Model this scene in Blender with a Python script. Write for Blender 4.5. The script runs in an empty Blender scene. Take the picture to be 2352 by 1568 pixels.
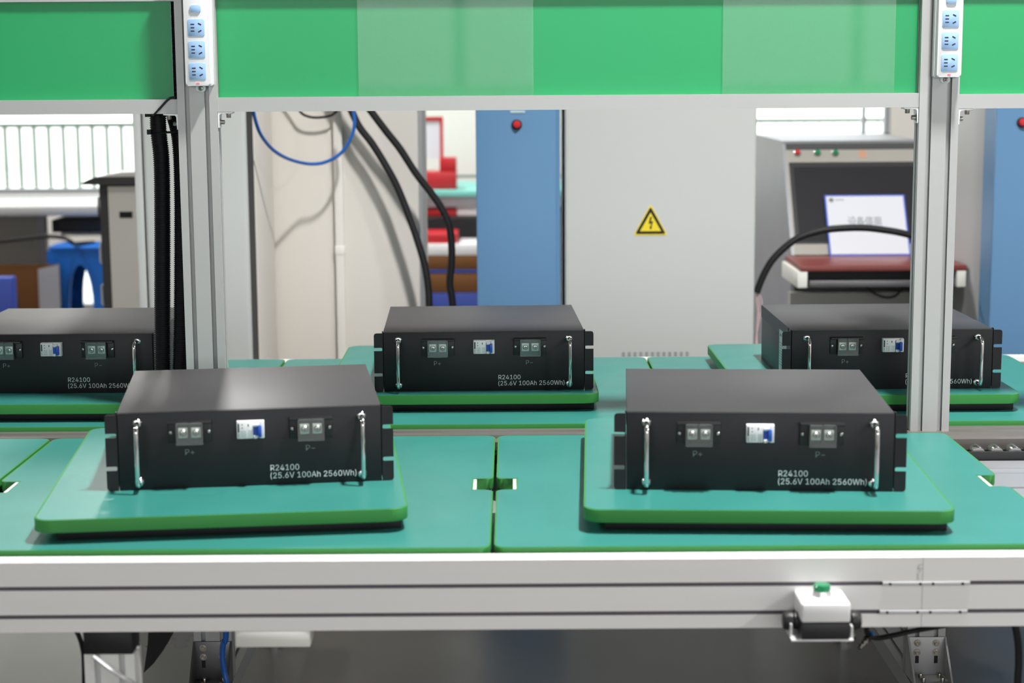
import bpy, bmesh, math, os, random
from mathutils import Vector, Matrix

random.seed(4)
S = bpy.context.scene
COL = S.collection
R = math.radians

# ------------------------------------------------------------------ camera
CZ, FPX, PITCH, ROLL = 1.486, 4000.0, R(8.67), R(-0.376)
Fw = Vector((0, math.cos(PITCH), -math.sin(PITCH)))
Uw = Vector((0, math.sin(PITCH), math.cos(PITCH)))
Rw = Vector((1, 0, 0))
cr, sr = math.cos(ROLL), math.sin(ROLL)
cam_d = bpy.data.cameras.new('camera')
cam = bpy.data.objects.new('camera', cam_d)
COL.objects.link(cam)
xr, xu = cr * Rw + sr * Uw, -sr * Rw + cr * Uw
m = Matrix.Identity(4)
for i in range(3):
    m[i][0], m[i][1], m[i][2] = xr[i], xu[i], -Fw[i]
m[2][3] = CZ
cam.matrix_world = m
cam_d.sensor_width = 36.0
cam_d.lens = FPX / 2352 * 36.0
cam_d.clip_start, cam_d.clip_end = 0.05, 200
cam_d.dof.use_dof = True
cam_d.dof.focus_distance = 3.66
cam_d.dof.aperture_fstop = 3.8
S.camera = cam

# ------------------------------------------------------------------ world, lamps, exposure
S.view_settings.view_transform = 'Standard'
S.view_settings.look = 'None'
S.view_settings.gamma = 1.0
S.view_settings.exposure = 0.0
S.view_settings.use_curve_mapping = False
S.cycles.max_bounces = 7
S.cycles.diffuse_bounces = 3
S.cycles.glossy_bounces = 4
S.cycles.transmission_bounces = 4
S.cycles.transparent_max_bounces = 10
S.cycles.caustics_reflective = False
S.cycles.caustics_refractive = False
S.cycles.sample_clamp_indirect = 6.0

W = bpy.data.worlds.new('overcast_sky')
S.world = W
W.use_nodes = True
wn = W.node_tree
bg = wn.nodes['Background']
bg.inputs[0].default_value = (0.93, 0.97, 1.0, 1)
bg.inputs[1].default_value = 4.2


def lamp(name, x, y, z, sx, sy, power, col=(1.0, 0.985, 0.96)):
    d = bpy.data.lights.new(name, 'AREA')
    d.shape = 'RECTANGLE'
    d.size, d.size_y = sx, sy
    d.energy = power
    d.color = col
    o = bpy.data.objects.new(name, d)
    o.location = (x, y, z)
    COL.objects.link(o)
    return o


HB = 4.75
lamp('ceiling_lamp', 0.95, 2.55, HB, 0.2, 0.4, 350)
for lx, ly, pw in ((-5.2, 3.0, 120), (6.2, -0.4, 290), (-4.2, 7.6, 80), (-1.4, 8.9, 260), (3.8, 8.6, 50)):
    lamp('ceiling_lamp', lx, ly, HB, 0.25, 0.6, pw)
FWX0, FWX1, FWZ0, FWZ1 = -3.4, 8.6, 1.35, 3.3             # unseen window behind the camera, added and sized for low front light
pd = bpy.data.lights.new('window_portal', 'AREA')
pd.shape, pd.size, pd.size_y = 'RECTANGLE', FWX1 - FWX0, FWZ1 - FWZ0
pd.cycles.is_portal = True
po = bpy.data.objects.new('window_portal', pd)
po.location = ((FWX0 + FWX1) / 2, -6.0, (FWZ0 + FWZ1) / 2)
po.rotation_euler = (R(90), 0, 0)
COL.objects.link(po)
pd2 = bpy.data.lights.new('window_portal', 'AREA')
pd2.shape, pd2.size, pd2.size_y = 'RECTANGLE', 9.0, 2.6
pd2.cycles.is_portal = True
po2 = bpy.data.objects.new('window_portal', pd2)
po2.location = (-1.3, 11.0, 1.3)
po2.rotation_euler = (R(-90), 0, 0)
COL.objects.link(po2)


# ------------------------------------------------------------------ helpers
def ray(px, py):
    dx, dy = (px - 1176) / FPX, (py - 784) / FPX
    return Fw + (cr * dx + sr * dy) * Rw - (-sr * dx + cr * dy) * Uw


def at(px, py, Y):
    d = ray(px, py)
    return Vector((0, 0, CZ)) + d * (Y / d.y)


def rect(x0, y0, x1, y1, Y):
    ym, xm = (y0 + y1) / 2, (x0 + x1) / 2
    return at(x0, ym, Y).x, at(x1, ym, Y).x, at(xm, y1, Y).z, at(xm, y0, Y).z


def lin(c):
    return tuple(((v / 255) / 12.92 if v / 255 <= 0.04045 else ((v / 255 + 0.055) / 1.055) ** 2.4) for v in c)


def mat(name, rgb, rough=0.5, metal=0.0, spec=0.5, var=0.0, vscale=20.0, bump=0.0, bscale=300.0, coat=0.0, stretch=None, rvar=0.0, emit=None):
    M = bpy.data.materials.new(name)
    M.use_nodes = True
    nt = M.node_tree
    b = nt.nodes['Principled BSDF']
    c = lin(rgb)
    b.inputs['Base Color'].default_value = (*c, 1)
    b.inputs['Roughness'].default_value = rough
    b.inputs['Metallic'].default_value = metal
    b.inputs['Specular IOR Level'].default_value = spec
    b.inputs['Coat Weight'].default_value = coat
    if emit:
        b.inputs['Emission Color'].default_value = (*lin(rgb), 1)
        b.inputs['Emission Strength'].default_value = emit
    tc = nt.nodes.new('ShaderNodeTexCoord')
    vec = tc.outputs['Object']
    if stretch:
        mp = nt.nodes.new('ShaderNodeMapping')
        mp.inputs['Scale'].default_value = stretch
        nt.links.new(vec, mp.inputs[0])
        vec = mp.outputs[0]
    if var or rvar:
        n = nt.nodes.new('ShaderNodeTexNoise')
        n.inputs['Scale'].default_value = vscale
        n.inputs['Detail'].default_value = 4
        nt.links.new(vec, n.inputs['Vector'])
        if var:
            rp = nt.nodes.new('ShaderNodeMixRGB')
            rp.inputs[1].default_value = (*[v * (1 - var) for v in c], 1)
            rp.inputs[2].default_value = (*[min(1, v * (1 + var)) for v in c], 1)
            nt.links.new(n.outputs['Fac'], rp.inputs[0])
            nt.links.new(rp.outputs[0], b.inputs['Base Color'])
        if rvar:
            mr = nt.nodes.new('ShaderNodeMapRange')
            mr.inputs[1].default_value, mr.inputs[2].default_value = 0.3, 0.7
            mr.inputs[3].default_value, mr.inputs[4].default_value = rough - rvar, rough + rvar
            nt.links.new(n.outputs['Fac'], mr.inputs[0])
            nt.links.new(mr.outputs[0], b.inputs['Roughness'])
    if bump:
        n2 = nt.nodes.new('ShaderNodeTexNoise')
        n2.inputs['Scale'].default_value = bscale
        nt.links.new(vec, n2.inputs['Vector'])
        bp = nt.nodes.new('ShaderNodeBump')
        bp.inputs['Strength'].default_value = bump
        bp.inputs['Distance'].default_value = 0.001
        nt.links.new(n2.outputs['Fac'], bp.inputs['Height'])
        nt.links.new(bp.outputs[0], b.inputs['Normal'])
    return M


def clear_mat(name, tint=(1, 1, 1), milky=0.08, gloss=0.12, rough=0.05, fres=True):
    M = bpy.data.materials.new(name)
    M.use_nodes = True
    nt = M.node_tree
    nt.nodes.clear()
    out = nt.nodes.new('ShaderNodeOutputMaterial')
    tr = nt.nodes.new('ShaderNodeBsdfTransparent')
    tr.inputs[0].default_value = (*tint, 1)
    df = nt.nodes.new('ShaderNodeBsdfDiffuse')
    df.inputs[0].default_value = (0.8, 0.82, 0.82, 1)
    gl = nt.nodes.new('ShaderNodeBsdfGlossy')
    gl.inputs['Roughness'].default_value = rough
    m1 = nt.nodes.new('ShaderNodeMixShader')
    m1.inputs[0].default_value = milky
    m2 = nt.nodes.new('ShaderNodeMixShader')
    nt.links.new(tr.outputs[0], m1.inputs[1])
    nt.links.new(df.outputs[0], m1.inputs[2])
    if fres:
        fr = nt.nodes.new('ShaderNodeFresnel')
        fr.inputs[0].default_value = 1.33
        ge = nt.nodes.new('ShaderNodeNewGeometry')       # the far face of a thin sheet adds no second mirror
        mu = nt.nodes.new('ShaderNodeMath')
        mu.operation = 'MULTIPLY_ADD'
        mu.inputs[1].default_value, mu.inputs[2].default_value = -1.0, 1.0
        nt.links.new(ge.outputs['Backfacing'], mu.inputs[0])
        mm = nt.nodes.new('ShaderNodeMath')
        mm.operation = 'MULTIPLY'
        nt.links.new(fr.outputs[0], mm.inputs[0])
        nt.links.new(mu.outputs[0], mm.inputs[1])
        nt.links.new(mm.outputs[0], m2.inputs[0])
    else:
        m2.inputs[0].default_value = gloss
    nt.links.new(m1.outputs[0], m2.inputs[1])
    nt.links.new(gl.outputs[0], m2.inputs[2])
    nt.links.new(m2.outputs[0], out.inputs[0])
    return M


MT = dict(
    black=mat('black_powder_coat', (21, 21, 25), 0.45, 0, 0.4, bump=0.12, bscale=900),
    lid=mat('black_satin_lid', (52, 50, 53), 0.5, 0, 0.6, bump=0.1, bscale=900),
    plastic_black=mat('black_plastic', (24, 24, 26), 0.45),
    rubber=mat('black_rubber', (17, 17, 20), 0.55, 0, 0.4),
    hose=mat('corrugated_black', (14, 13, 18), 0.5, 0, 0.35),
    chrome=mat('chrome', (225, 225, 228), 0.09, 1.0),
    steel=mat('stainless_steel', (190, 188, 184), 0.25, 1.0),
    bolt=mat('bolt_steel', (172, 166, 158), 0.28, 1.0),
    alu=mat('anodised_aluminium', (186, 186, 185), 0.42, 0.3, 0.5, var=0.03, vscale=8, stretch=(1, 1, 1)),
    alu_rail=mat('anodised_rail', (238, 237, 236), 0.4, 0.05, 0.5, var=0.03, vscale=6, stretch=(0.4, 8, 8)),
    alu_bright=mat('bright_aluminium', (222, 222, 224), 0.3, 0.75),
    alu_dark=mat('dark_aluminium', (120, 118, 120), 0.4, 0.7),
    white_plate=mat('white_zinc_plate', (235, 235, 236), 0.3, 0.3),
    white=mat('white_plastic', (236, 236, 238), 0.35),
    white_warm=mat('ivory_plastic', (226, 226, 220), 0.4),
    sky_blue=mat('pale_blue_plastic', (160, 196, 236), 0.4),
    slot=mat('socket_slot_dark', (35, 32, 60), 0.6),
    red_led=mat('red_neon_lamp', (255, 90, 110), 0.4, emit=0.8),
    blue_toggle=mat('blue_toggle', (28, 84, 190), 0.35),
    teal=mat('teal_antistatic_sheet', (50, 126, 118), 0.4, 0, 0.5, var=0.06, vscale=5, rvar=0.05),
    green_core=mat('green_polyethylene_core', (54, 130, 60), 0.5, 0, 0.4, var=0.05, vscale=10),
    board=mat('green_display_board', (34, 160, 96), 0.34, 0, 0.45),
    ink=mat('silver_print', (236, 240, 240), 0.5),
    ink_dim=mat('grey_print', (118, 126, 126), 0.5),
    ink_dark=mat('dark_print', (40, 42, 44), 0.5),
    plate=mat('nickel_plate', (214, 220, 208), 0.35, 0.3),
    sticker=mat('pale_sticker', (186, 206, 212), 0.45),
    cab_grey=mat('grey_cabinet_paint', (188, 191, 190), 0.5, 0, 0.35, bump=0.08, bscale=500),
    cab_beige=mat('beige_cabinet_paint', (166, 163, 155), 0.5),
    cab_blue=mat('blue_cabinet_paint', (94, 135, 174), 0.42, 0, 0.4),
    cab_dark=mat('charcoal_paint', (62, 62, 62), 0.5),
    wall=mat('wall_paint', (226, 221, 214), 0.8, 0, 0.2, var=0.02, vscale=2, bump=0.1, bscale=60),
    wall_white=mat('white_wall_paint', (232, 228, 222), 0.8, 0, 0.2),
    ceil=mat('ceiling_paint', (150, 150, 148), 0.9, 0, 0.2),
    red=mat('red_plastic', (190, 32, 40), 0.4),
    green_btn=mat('green_button', (10, 130, 84), 0.3, coat=0.4),
    yellow=mat('yellow_sign', (226, 204, 40), 0.5),
    blue_plastic=mat('blue_plastic', (24, 104, 196), 0.3),
    blue_hose=mat('blue_air_hose', (24, 98, 186), 0.35),
    blue_box=mat('blue_carton_print', (40, 62, 146), 0.5),
    carton=mat('brown_cardboard', (116, 80, 50), 0.8, 0, 0.1, var=0.06, vscale=10),
    carton_grey=mat('grey_white_carton_flap', (176, 178, 186), 0.45),
    maroon=mat('maroon_laminate', (122, 58, 54), 0.35),
    screen=mat('monitor_screen', (26, 25, 30), 0.5, 0, 0.25),
    bezel=mat('monitor_bezel', (34, 34, 38), 0.4),
    paper=mat('white_paper', (222, 225, 233), 0.6),
    paper_blue=mat('blue_border', (52, 88, 200), 0.5),
    alu_leg=mat('pale_leg_aluminium', (232, 232, 230), 0.4, 0.1),
    alu_mid=mat('shaded_rail_aluminium', (126, 122, 119), 0.4, 0.5),  # darker tone stands in for shade and dark reflections on the centre rail
    galv=mat('galvanised_sheet', (158, 160, 164), 0.4, 0.4, var=0.1, vscale=6),
    pink_wire=mat('pale_wire', (206, 178, 180), 0.5),
    groove_shade=mat('grey_groove_shade', (92, 86, 94), 0.6),  # shade of the rail grooves put into a dark grey
    orange=mat('orange_sticker', (200, 150, 120), 0.5),
    mint=mat('mint_board', (120, 200, 190), 0.4),
    rail_green=mat('green_railing_paint', (120, 132, 122), 0.5),
    leaf=mat('pale_leaves', (168, 186, 140), 0.8),
    bark=mat('bark', (120, 104, 90), 0.9),
    ground=mat('pale_paving', (200, 200, 196), 0.9),
)


def floor_mat():
    M = mat('grey_epoxy_floor', (104, 101, 97), 0.33, 0, 0.3, var=0.12, vscale=1.6, rvar=0.06)
    return M


MT['floor'] = floor_mat()
MT['acrylic'] = clear_mat('clear_acrylic', (1, 1, 1), 0.03, rough=0.04)
MT['clear'] = clear_mat('clear_cover', (0.96, 0.97, 0.97), 0.05, 0.06, 0.12, fres=False)
MT['film'] = clear_mat('clear_film', (0.95, 0.95, 0.95), 0.15, 0.4, 0.15, fres=False)
MT['glass'] = clear_mat('window_glass', (0.98, 1.0, 0.99), 0.0, rough=0.0)


try:                                                        # the plain sans face that ships with Blender
    FONT = bpy.data.fonts.load(os.path.join(bpy.utils.system_resource('DATAFILES'), 'fonts', 'Inter.woff2'))
except Exception:
    FONT = None


class MB:
    def __init__(self):
        self.bm = bmesh.new()

    def _add(self, verts, faces, mi):
        vs = [self.bm.verts.new(v) for v in verts]
        out = []
        for f in faces:
            try:
                fc = self.bm.faces.new([vs[i] for i in f])
                fc.material_index = mi
                out.append(fc)
            except ValueError:
                pass
        return vs, out

    def box(self, x0, x1, y0, y1, z0, z1, mi=0, bev=0.0, seg=2, M=None):
        x0, x1 = min(x0, x1), max(x0, x1)
        y0, y1 = min(y0, y1), max(y0, y1)
        z0, z1 = min(z0, z1), max(z0, z1)
        v = [(x0, y0, z0), (x1, y0, z0), (x1, y1, z0), (x0, y1, z0), (x0, y0, z1), (x1, y0, z1), (x1, y1, z1), (x0, y1, z1)]
        if M is not None:
            v = [M @ Vector(p) for p in v]
        vs, fs = self._add(v, [(3, 2, 1, 0), (4, 5, 6, 7), (0, 1, 5, 4), (1, 2, 6, 5), (2, 3, 7, 6), (3, 0, 4, 7)], mi)
        if bev > 0:
            es = list({e for f in fs for e in f.edges})
            bmesh.ops.bevel(self.bm, geom=es, offset=bev, segments=seg, profile=0.5, affect='EDGES', clamp_overlap=True)
        return self

    def prism(self, poly, axis, a, b, mi=0, mi_top=None, bev=0.0, seg=2, M=None):
        """poly: ccw 2d list; axis z:(x,y), axis x:(y,z), axis y:(x,z)"""
        def P(p, t):
            q = {'z': (p[0], p[1], t), 'x': (t, p[0], p[1]), 'y': (p[0], t, p[1])}[axis]
            return M @ Vector(q) if M is not None else q
        n = len(poly)
        v = [P(p, a) for p in poly] + [P(p, b) for p in poly]
        fc = [tuple(range(n))[::-1], tuple(range(n, 2 * n))] + [(i, (i + 1) % n, n + (i + 1) % n, n + i) for i in range(n)]
        vs, fs = self._add(v, fc, mi)
        if mi_top is not None:
            fs[1].material_index = mi_top
        if bev > 0:
            es = list({e for f in fs[:2] for e in f.edges})
            bmesh.ops.bevel(self.bm, geom=es, offset=bev, segments=seg, profile=0.5, affect='EDGES', clamp_overlap=True)
        return self

    def cyl(self, p0, p1, r0, r1=None, n=16, mi=0):
        p0, p1 = Vector(p0), Vector(p1)
        r1 = r0 if r1 is None else r1
        d = (p1 - p0).normalized()
        a = d.orthogonal().normalized()
        b = d.cross(a)
        v = []
        for p, r in ((p0, r0), (p1, r1)):
            for k in range(n):
                t = 2 * math.pi * k / n
                v.append(p + (a * math.cos(t) + b * math.sin(t)) * r)
        f = [tuple(range(n))[::-1], tuple(range(n, 2 * n))] + [(i, (i + 1) % n, n + (i + 1) % n, n + i) for i in range(n)]
        self._add(v, f, mi)
        return self

    def lathe(self, prof, o, d, n=16, mi=0):
        """prof: (r, t) along axis d from o"""
        o, d = Vector(o), Vector(d).normalized()
        a = d.orthogonal().normalized()
        b = d.cross(a)
        v = []
        for r, t in prof:
            for k in range(n):
                q = 2 * math.pi * k / n
                v.append(o + d * t + (a * math.cos(q) + b * math.sin(q)) * max(r, 1e-5))
        m_ = len(prof)
        f = [tuple(range(n))[::-1], tuple(range((m_ - 1) * n, m_ * n))]
        for j in range(m_ - 1):
            f += [(j * n + i, j * n + (i + 1) % n, (j + 1) * n + (i + 1) % n, (j + 1) * n + i) for i in range(n)]
        self._add(v, f, mi)
        return self

    def tube(self, pts, r, n=10, mi=0, smooth=0, rad=None):
        pts = [Vector(p) for p in pts]
        if smooth:
            pts = catmull(pts, smooth)
        T = [(pts[min(i + 1, len(pts) - 1)] - pts[max(i - 1, 0)]).normalized() for i in range(len(pts))]
        a = T[0].orthogonal().normalized()
        v = []
        for i, p in enumerate(pts):
            a = (a - T[i] * a.dot(T[i])).normalized()
            b = T[i].cross(a)
            rr = rad(i) if rad else r
            for k in range(n):
                q = 2 * math.pi * k / n
                v.append(p + (a * math.cos(q) + b * math.sin(q)) * rr)
        m_ = len(pts)
        f = [tuple(range(n))[::-1], tuple(range((m_ - 1) * n, m_ * n))]
        for j in range(m_ - 1):
            f += [(j * n + i, j * n + (i + 1) % n, (j + 1) * n + (i + 1) % n, (j + 1) * n + i) for i in range(n)]
        self._add(v, f, mi)
        return self

    def text(self, body, M, height=None, width=None, mi=0, depth=0.0003):
        cu = bpy.data.curves.new('txt', 'FONT')
        cu.body = body
        cu.size = 1.0
        if FONT and all(ord(c) < 0x3000 for c in body):
            cu.font = FONT
        cu.resolution_u = 3
        o = bpy.data.objects.new('txt', cu)
        COL.objects.link(o)
        dg = bpy.context.evaluated_depsgraph_get()
        me = bpy.data.meshes.new_from_object(o.evaluated_get(dg))
        xs = [v.co.x for v in me.vertices] or [0]
        cap = 0.7
        if all(ord(c) < 0x3000 for c in body):              # measure the capital height of this face
            cu.body = 'H'
            mh = bpy.data.meshes.new_from_object(o.evaluated_get(bpy.context.evaluated_depsgraph_get()))
            cap = max([v.co.y for v in mh.vertices] or [0.7])
            bpy.data.meshes.remove(mh)
        bpy.data.objects.remove(o)
        bpy.data.curves.remove(cu)
        s = (height / cap) if height else width / (max(xs) - min(xs))
        sx = width / (max(xs) - min(xs)) if width else s
        x0 = min(xs)
        n0 = len(self.bm.verts)
        vs = [self.bm.verts.new(M @ Vector(((v.co.x - x0) * sx, v.co.y * s, depth))) for v in me.vertices]
        for p in me.polygons:
            try:
                f = self.bm.faces.new([vs[i] for i in p.vertices])
                f.material_index = mi
            except ValueError:
                pass
        bpy.data.meshes.remove(me)
        return self

    def build(self, name, mats, parent=None, smooth=True, fix=True):
        bm = self.bm
        if fix:
            bmesh.ops.recalc_face_normals(bm, faces=bm.faces)
        for f in bm.faces:
            f.smooth = smooth
        if smooth:
            for e in bm.edges:
                if len(e.link_faces) == 2 and e.calc_face_angle(0) > R(32):
                    e.smooth = False
        me = bpy.data.meshes.new(name)
        bm.to_mesh(me)
        bm.free()
        for m_ in (mats if isinstance(mats, (list, tuple)) else [mats]):
            me.materials.append(MT[m_])
        o = bpy.data.objects.new(name, me)
        COL.objects.link(o)
        if parent is not None:
            o.parent = parent
        return o


def catmull(pts, k):
    out = []
    n = len(pts)
    for i in range(n - 1):
        p0, p1, p2, p3 = pts[max(i - 1, 0)], pts[i], pts[i + 1], pts[min(i + 2, n - 1)]
        for j in range(k):
            t = j / k
            out.append(0.5 * ((2 * p1) + (p2 - p0) * t + (2 * p0 - 5 * p1 + 4 * p2 - p3) * t * t + (3 * p1 - p0 - 3 * p2 + p3) * t ** 3))
    out.append(pts[-1])
    return out


def rrect(x0, x1, y0, y1, r, k=5):
    out = []
    for cx, cy, a0 in ((x1 - r, y0 + r, -90), (x1 - r, y1 - r, 0), (x0 + r, y1 - r, 90), (x0 + r, y0 + r, 180)):
        for i in range(k + 1):
            t = R(a0 + 90 * i / k)
            out.append((cx + r * math.cos(t), cy + r * math.sin(t)))
    return out


def inset(poly, d):
    out, n = [], len(poly)
    for i in range(n):
        a, b_, c = Vector(poly[i - 1]), Vector(poly[i]), Vector(poly[(i + 1) % n])
        e1, e2 = (b_ - a).normalized(), (c - b_).normalized()
        n1, n2 = Vector((-e1.y, e1.x)), Vector((-e2.y, e2.x))
        k = d / max(0.35, 1 + n1.dot(n2))
        out.append(tuple(b_ + (n1 + n2) * k))
    return out


def tag(o, label, cat, group=None, kind=None):
    if label:
        o['label'] = label
    if cat:
        o['category'] = cat
    if group:
        o['group'] = group
    if kind:
        o['kind'] = kind
    return o


def thing(name, label, cat, loc=(0, 0, 0), rz=0.0, group=None):
    o = bpy.data.objects.new(name, None)
    o.empty_display_size = 0.05
    o.location = loc
    o.rotation_euler = (0, 0, rz)
    COL.objects.link(o)
    return tag(o, label, cat, group)


def struct(o):
    o['kind'] = 'structure'
    return o


def dup(root, loc=None, rz=None, label=None):
    r = root.copy()
    COL.objects.link(r)
    if loc is not None:
        r.location = loc
    if rz is not None:
        r.rotation_euler = (0, 0, rz)
    if label:
        r['label'] = label
    for ch in list(root.children):
        c = ch.copy()
        COL.objects.link(c)
        c.parent = r
        for g in list(ch.children):
            d = g.copy()
            COL.objects.link(d)
            d.parent = c
    return r


def slotted(w, h, fx=(), fy=(), sw=0.0095, sd=0.0105):
    """outline of an aluminium profile centred on 0: fx slot centres on the two w sides, fy on the two h sides"""
    p = []
    a, b, s, lp, q = w / 2, h / 2, sw / 2, 0.0028, 0.0078
    T = [(-s, 0), (-s, lp), (-q, lp), (-q, sd), (q, sd), (q, lp), (s, lp), (s, 0)]
    p.append((-a, -b))
    for c in sorted(fx):
        p += [(c + u, -b + v) for u, v in T]
    p.append((a, -b))
    for c in sorted(fy):
        p += [(a - v, c + u) for u, v in T]
    p.append((a, b))
    for c in sorted(fx, reverse=True):
        p += [(c - u, b - v) for u, v in T]
    p.append((-a, b))
    for c in sorted(fy, reverse=True):
        p += [(-a + v, c - u) for u, v in T]
    return p


def shift(poly, dx, dy):
    return [(x + dx, y + dy) for x, y in poly]


def cap_screw(mb, p, d, r=0.006, h=0.007, mi=0, washer=None):
    p, d = Vector(p), Vector(d).normalized()
    if washer:
        mb.cyl(p, p + d * 0.0015, washer, n=18, mi=mi)
        p = p + d * 0.0015
    mb.lathe([(r, 0), (r, h * 0.9), (r * 0.9, h), (r * 0.5, h), (r * 0.5, h * 0.45), (0, h * 0.45)], p, d, 14, mi)


# ------------------------------------------------------------------ room shell
RX, RY0, RY1, RZ = 9.0, -6.0, 11.0, 5.2
struct(MB().box(-RX, RX, RY0, RY1 + 0.2, -0.1, 0).build('floor', 'floor', smooth=False))
struct(MB().box(-RX, RX, RY0, RY1 + 0.2, RZ, RZ + 0.1).build('ceiling', 'ceil', smooth=False))
struct(MB().box(-RX - 0.2, -RX, RY0, RY1 + 0.2, 0, RZ).build('wall_left', 'wall_white', smooth=False))
struct(MB().box(RX, RX + 0.2, RY0, RY1 + 0.2, 0, RZ).build('wall_right', 'wall_white', smooth=False))
wb = MB()
for x0, x1, z0, z1 in ((-RX, FWX0, 0, RZ), (FWX0, FWX1, 0, FWZ0), (FWX0, FWX1, FWZ1, RZ), (FWX1, RX, 0, RZ)):
    wb.box(x0, x1, RY0 - 0.2, RY0, z0, z1)
struct(wb.build('wall_front', 'wall_white', smooth=False))
wb = MB()
wb.box(FWX0, FWX1, RY0 - 0.12, RY0 - 0.06, FWZ0, FWZ0 + 0.06)
wb.box(FWX0, FWX1, RY0 - 0.12, RY0 - 0.06, FWZ1 - 0.06, FWZ1)
for k in range(9):
    x = FWX0 + 0.04 + k * (FWX1 - FWX0 - 0.08) / 8
    wb.box(x - 0.04, x + 0.04, RY0 - 0.12, RY0 - 0.06, FWZ0 + 0.06, FWZ1 - 0.06)
struct(wb.build('window_4', 'galv', smooth=False))  # frame of the added opening that fills in front light
struct(MB().box(-30, 30, -60, RY0 - 0.25, -0.12, -0.02).build('ground', 'ground', smooth=False))
WL = (-5.2, -1.95, at(150, 446, 11).z, 1.75)
WR = (0.9, at(2046, 290, 11).x, at(1900, 320, 11).z, 2.3)
WFILL = (-2.98, -2.46, 0.03, 0.40)  # low opening added behind the stool to brighten its arch
wb = MB()
for x0, x1, z0, z1 in ((-RX, WL[0], 0, RZ), (WL[0], WFILL[0], 0, WL[2]), (WFILL[0], WFILL[1], 0, WFILL[2]), (WFILL[0], WFILL[1], WFILL[3], WL[2]), (WFILL[1], WL[1], 0, WL[2]), (WL[0], WL[1], WL[3], RZ), (WL[1], WR[0], 0, RZ),
                       (WR[0], WR[1], 0, WR[2]), (WR[0], WR[1], WR[3], RZ), (WR[1], RX, 0, RZ)):
    wb.box(x0, x1, RY1, RY1 + 0.2, z0, z1)
struct(wb.build('wall_back', 'wall_white', smooth=False))
for i, (x0, x1, z0, z1) in enumerate((WL, WR, WFILL)):
    b = MB()
    t = 0.035
    b.box(x0, x1, RY1 + 0.03, RY1 + 0.08, z0, z0 + t)
    b.box(x0, x1, RY1 + 0.03, RY1 + 0.08, z1 - t, z1)
    b.box(x0, x0 + t, RY1 + 0.03, RY1 + 0.08, z0, z1)
    b.box(x1 - t, x1, RY1 + 0.03, RY1 + 0.08, z0, z1)
    mx = (-3.62, at(1987, 290, 11).x, -2.5)[i]
    b.box(mx - 0.012, mx + 0.012, RY1 + 0.03, RY1 + 0.08, z0, z1)
    w = struct(b.build('window_%d' % (i + 1), 'galv', smooth=False))  # the third is the added opening that lights the stool arch
    MB().box(x0 + t, x1 - t, RY1 + 0.052, RY1 + 0.056, z0 + t, z1 - t).build('pane', 'glass', w, smooth=False)

# concrete column beside the blue cabinet
cx0, cx1 = at(585, 500, 5.8).x, at(964, 500, 5.8).x
struct(MB().box(cx0, cx1, 5.8, 6.35, 0, RZ, bev=0.012).build('column', 'wall'))
# right return wall beyond the test console
gx0 = at(2200, 420, 7.2).x
# outside
struct(MB().box(-30, 30, RY1 + 0.25, 60, -0.12, -0.02).build('ground', 'ground', smooth=False))

rl = thing('railing', 'green painted metal railing of upright bars outside the windows', 'railing', (0, 12.0, 0))
zt, zb = at(150, 286, 12).z, at(150, 438, 12).z
MB().box(-5.6, 3.6, -0.02, 0.02, zt - 0.02, zt + 0.012).build('top_rail', 'rail_green', rl, smooth=False)
MB().box(-5.6, 3.6, -0.015, 0.015, zb - 0.012, zb + 0.012).build('bottom_rail', 'rail_green', rl, smooth=False)
bars = None
for k in range(92):
    x = -5.55 + k * 0.0995
    o = MB().box(-0.012, 0.012, -0.012, 0.012, zb, zt).build('bar', 'rail_green', rl, smooth=False) if bars is None else bars.copy()
    if bars is not None:
        COL.objects.link(o)
        o.parent = rl
    bars = bars or o
    o.location = (x, 0, 0)
    if x > 0:
        o.scale = (0.22, 0.22, 1)  # thinner bars stand in for glare bleaching them out
for x in (-5.5, -2.5, 0.5, 3.5):
    MB().box(x - 0.025, x + 0.025, -0.025, 0.025, -0.02, zt).build('post', 'rail_green', rl, smooth=False)

for k, (x, y, s, lb) in enumerate(((-9.0, 30, 1.6, 'pale hazy tree beyond the railing, far left of the window view'),
                                   (-5.6, 34, 1.9, 'pale hazy tree beyond the railing, right of the other tree'))):
    t = thing('tree', lb, 'tree', (x, y, -0.02))
    b = MB()
    for j in range(14):
        a, rr = random.random() * 6.28, random.random() * s
        c = Vector((rr * math.cos(a), rr * math.sin(a) * 0.6, 2.6 + random.random() * 2.2))
        geo = bmesh.ops.create_icosphere(b.bm, subdivisions=2, radius=0.6 + random.random() * 0.5, matrix=Matrix.Translation(c))
        for v in geo['verts']:
            v.co += Vector((random.uniform(-.12, .12), random.uniform(-.12, .12), random.uniform(-.12, .12)))
    b.build('crown', 'leaf', t)
    MB().cyl((0, 0, 0), (0, 0, 3), 0.14, 0.1, 10).build('trunk', 'bark', t)

# ------------------------------------------------------------------ battery packs
BW, BH, BD = 0.442, 0.132, 0.434


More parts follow.
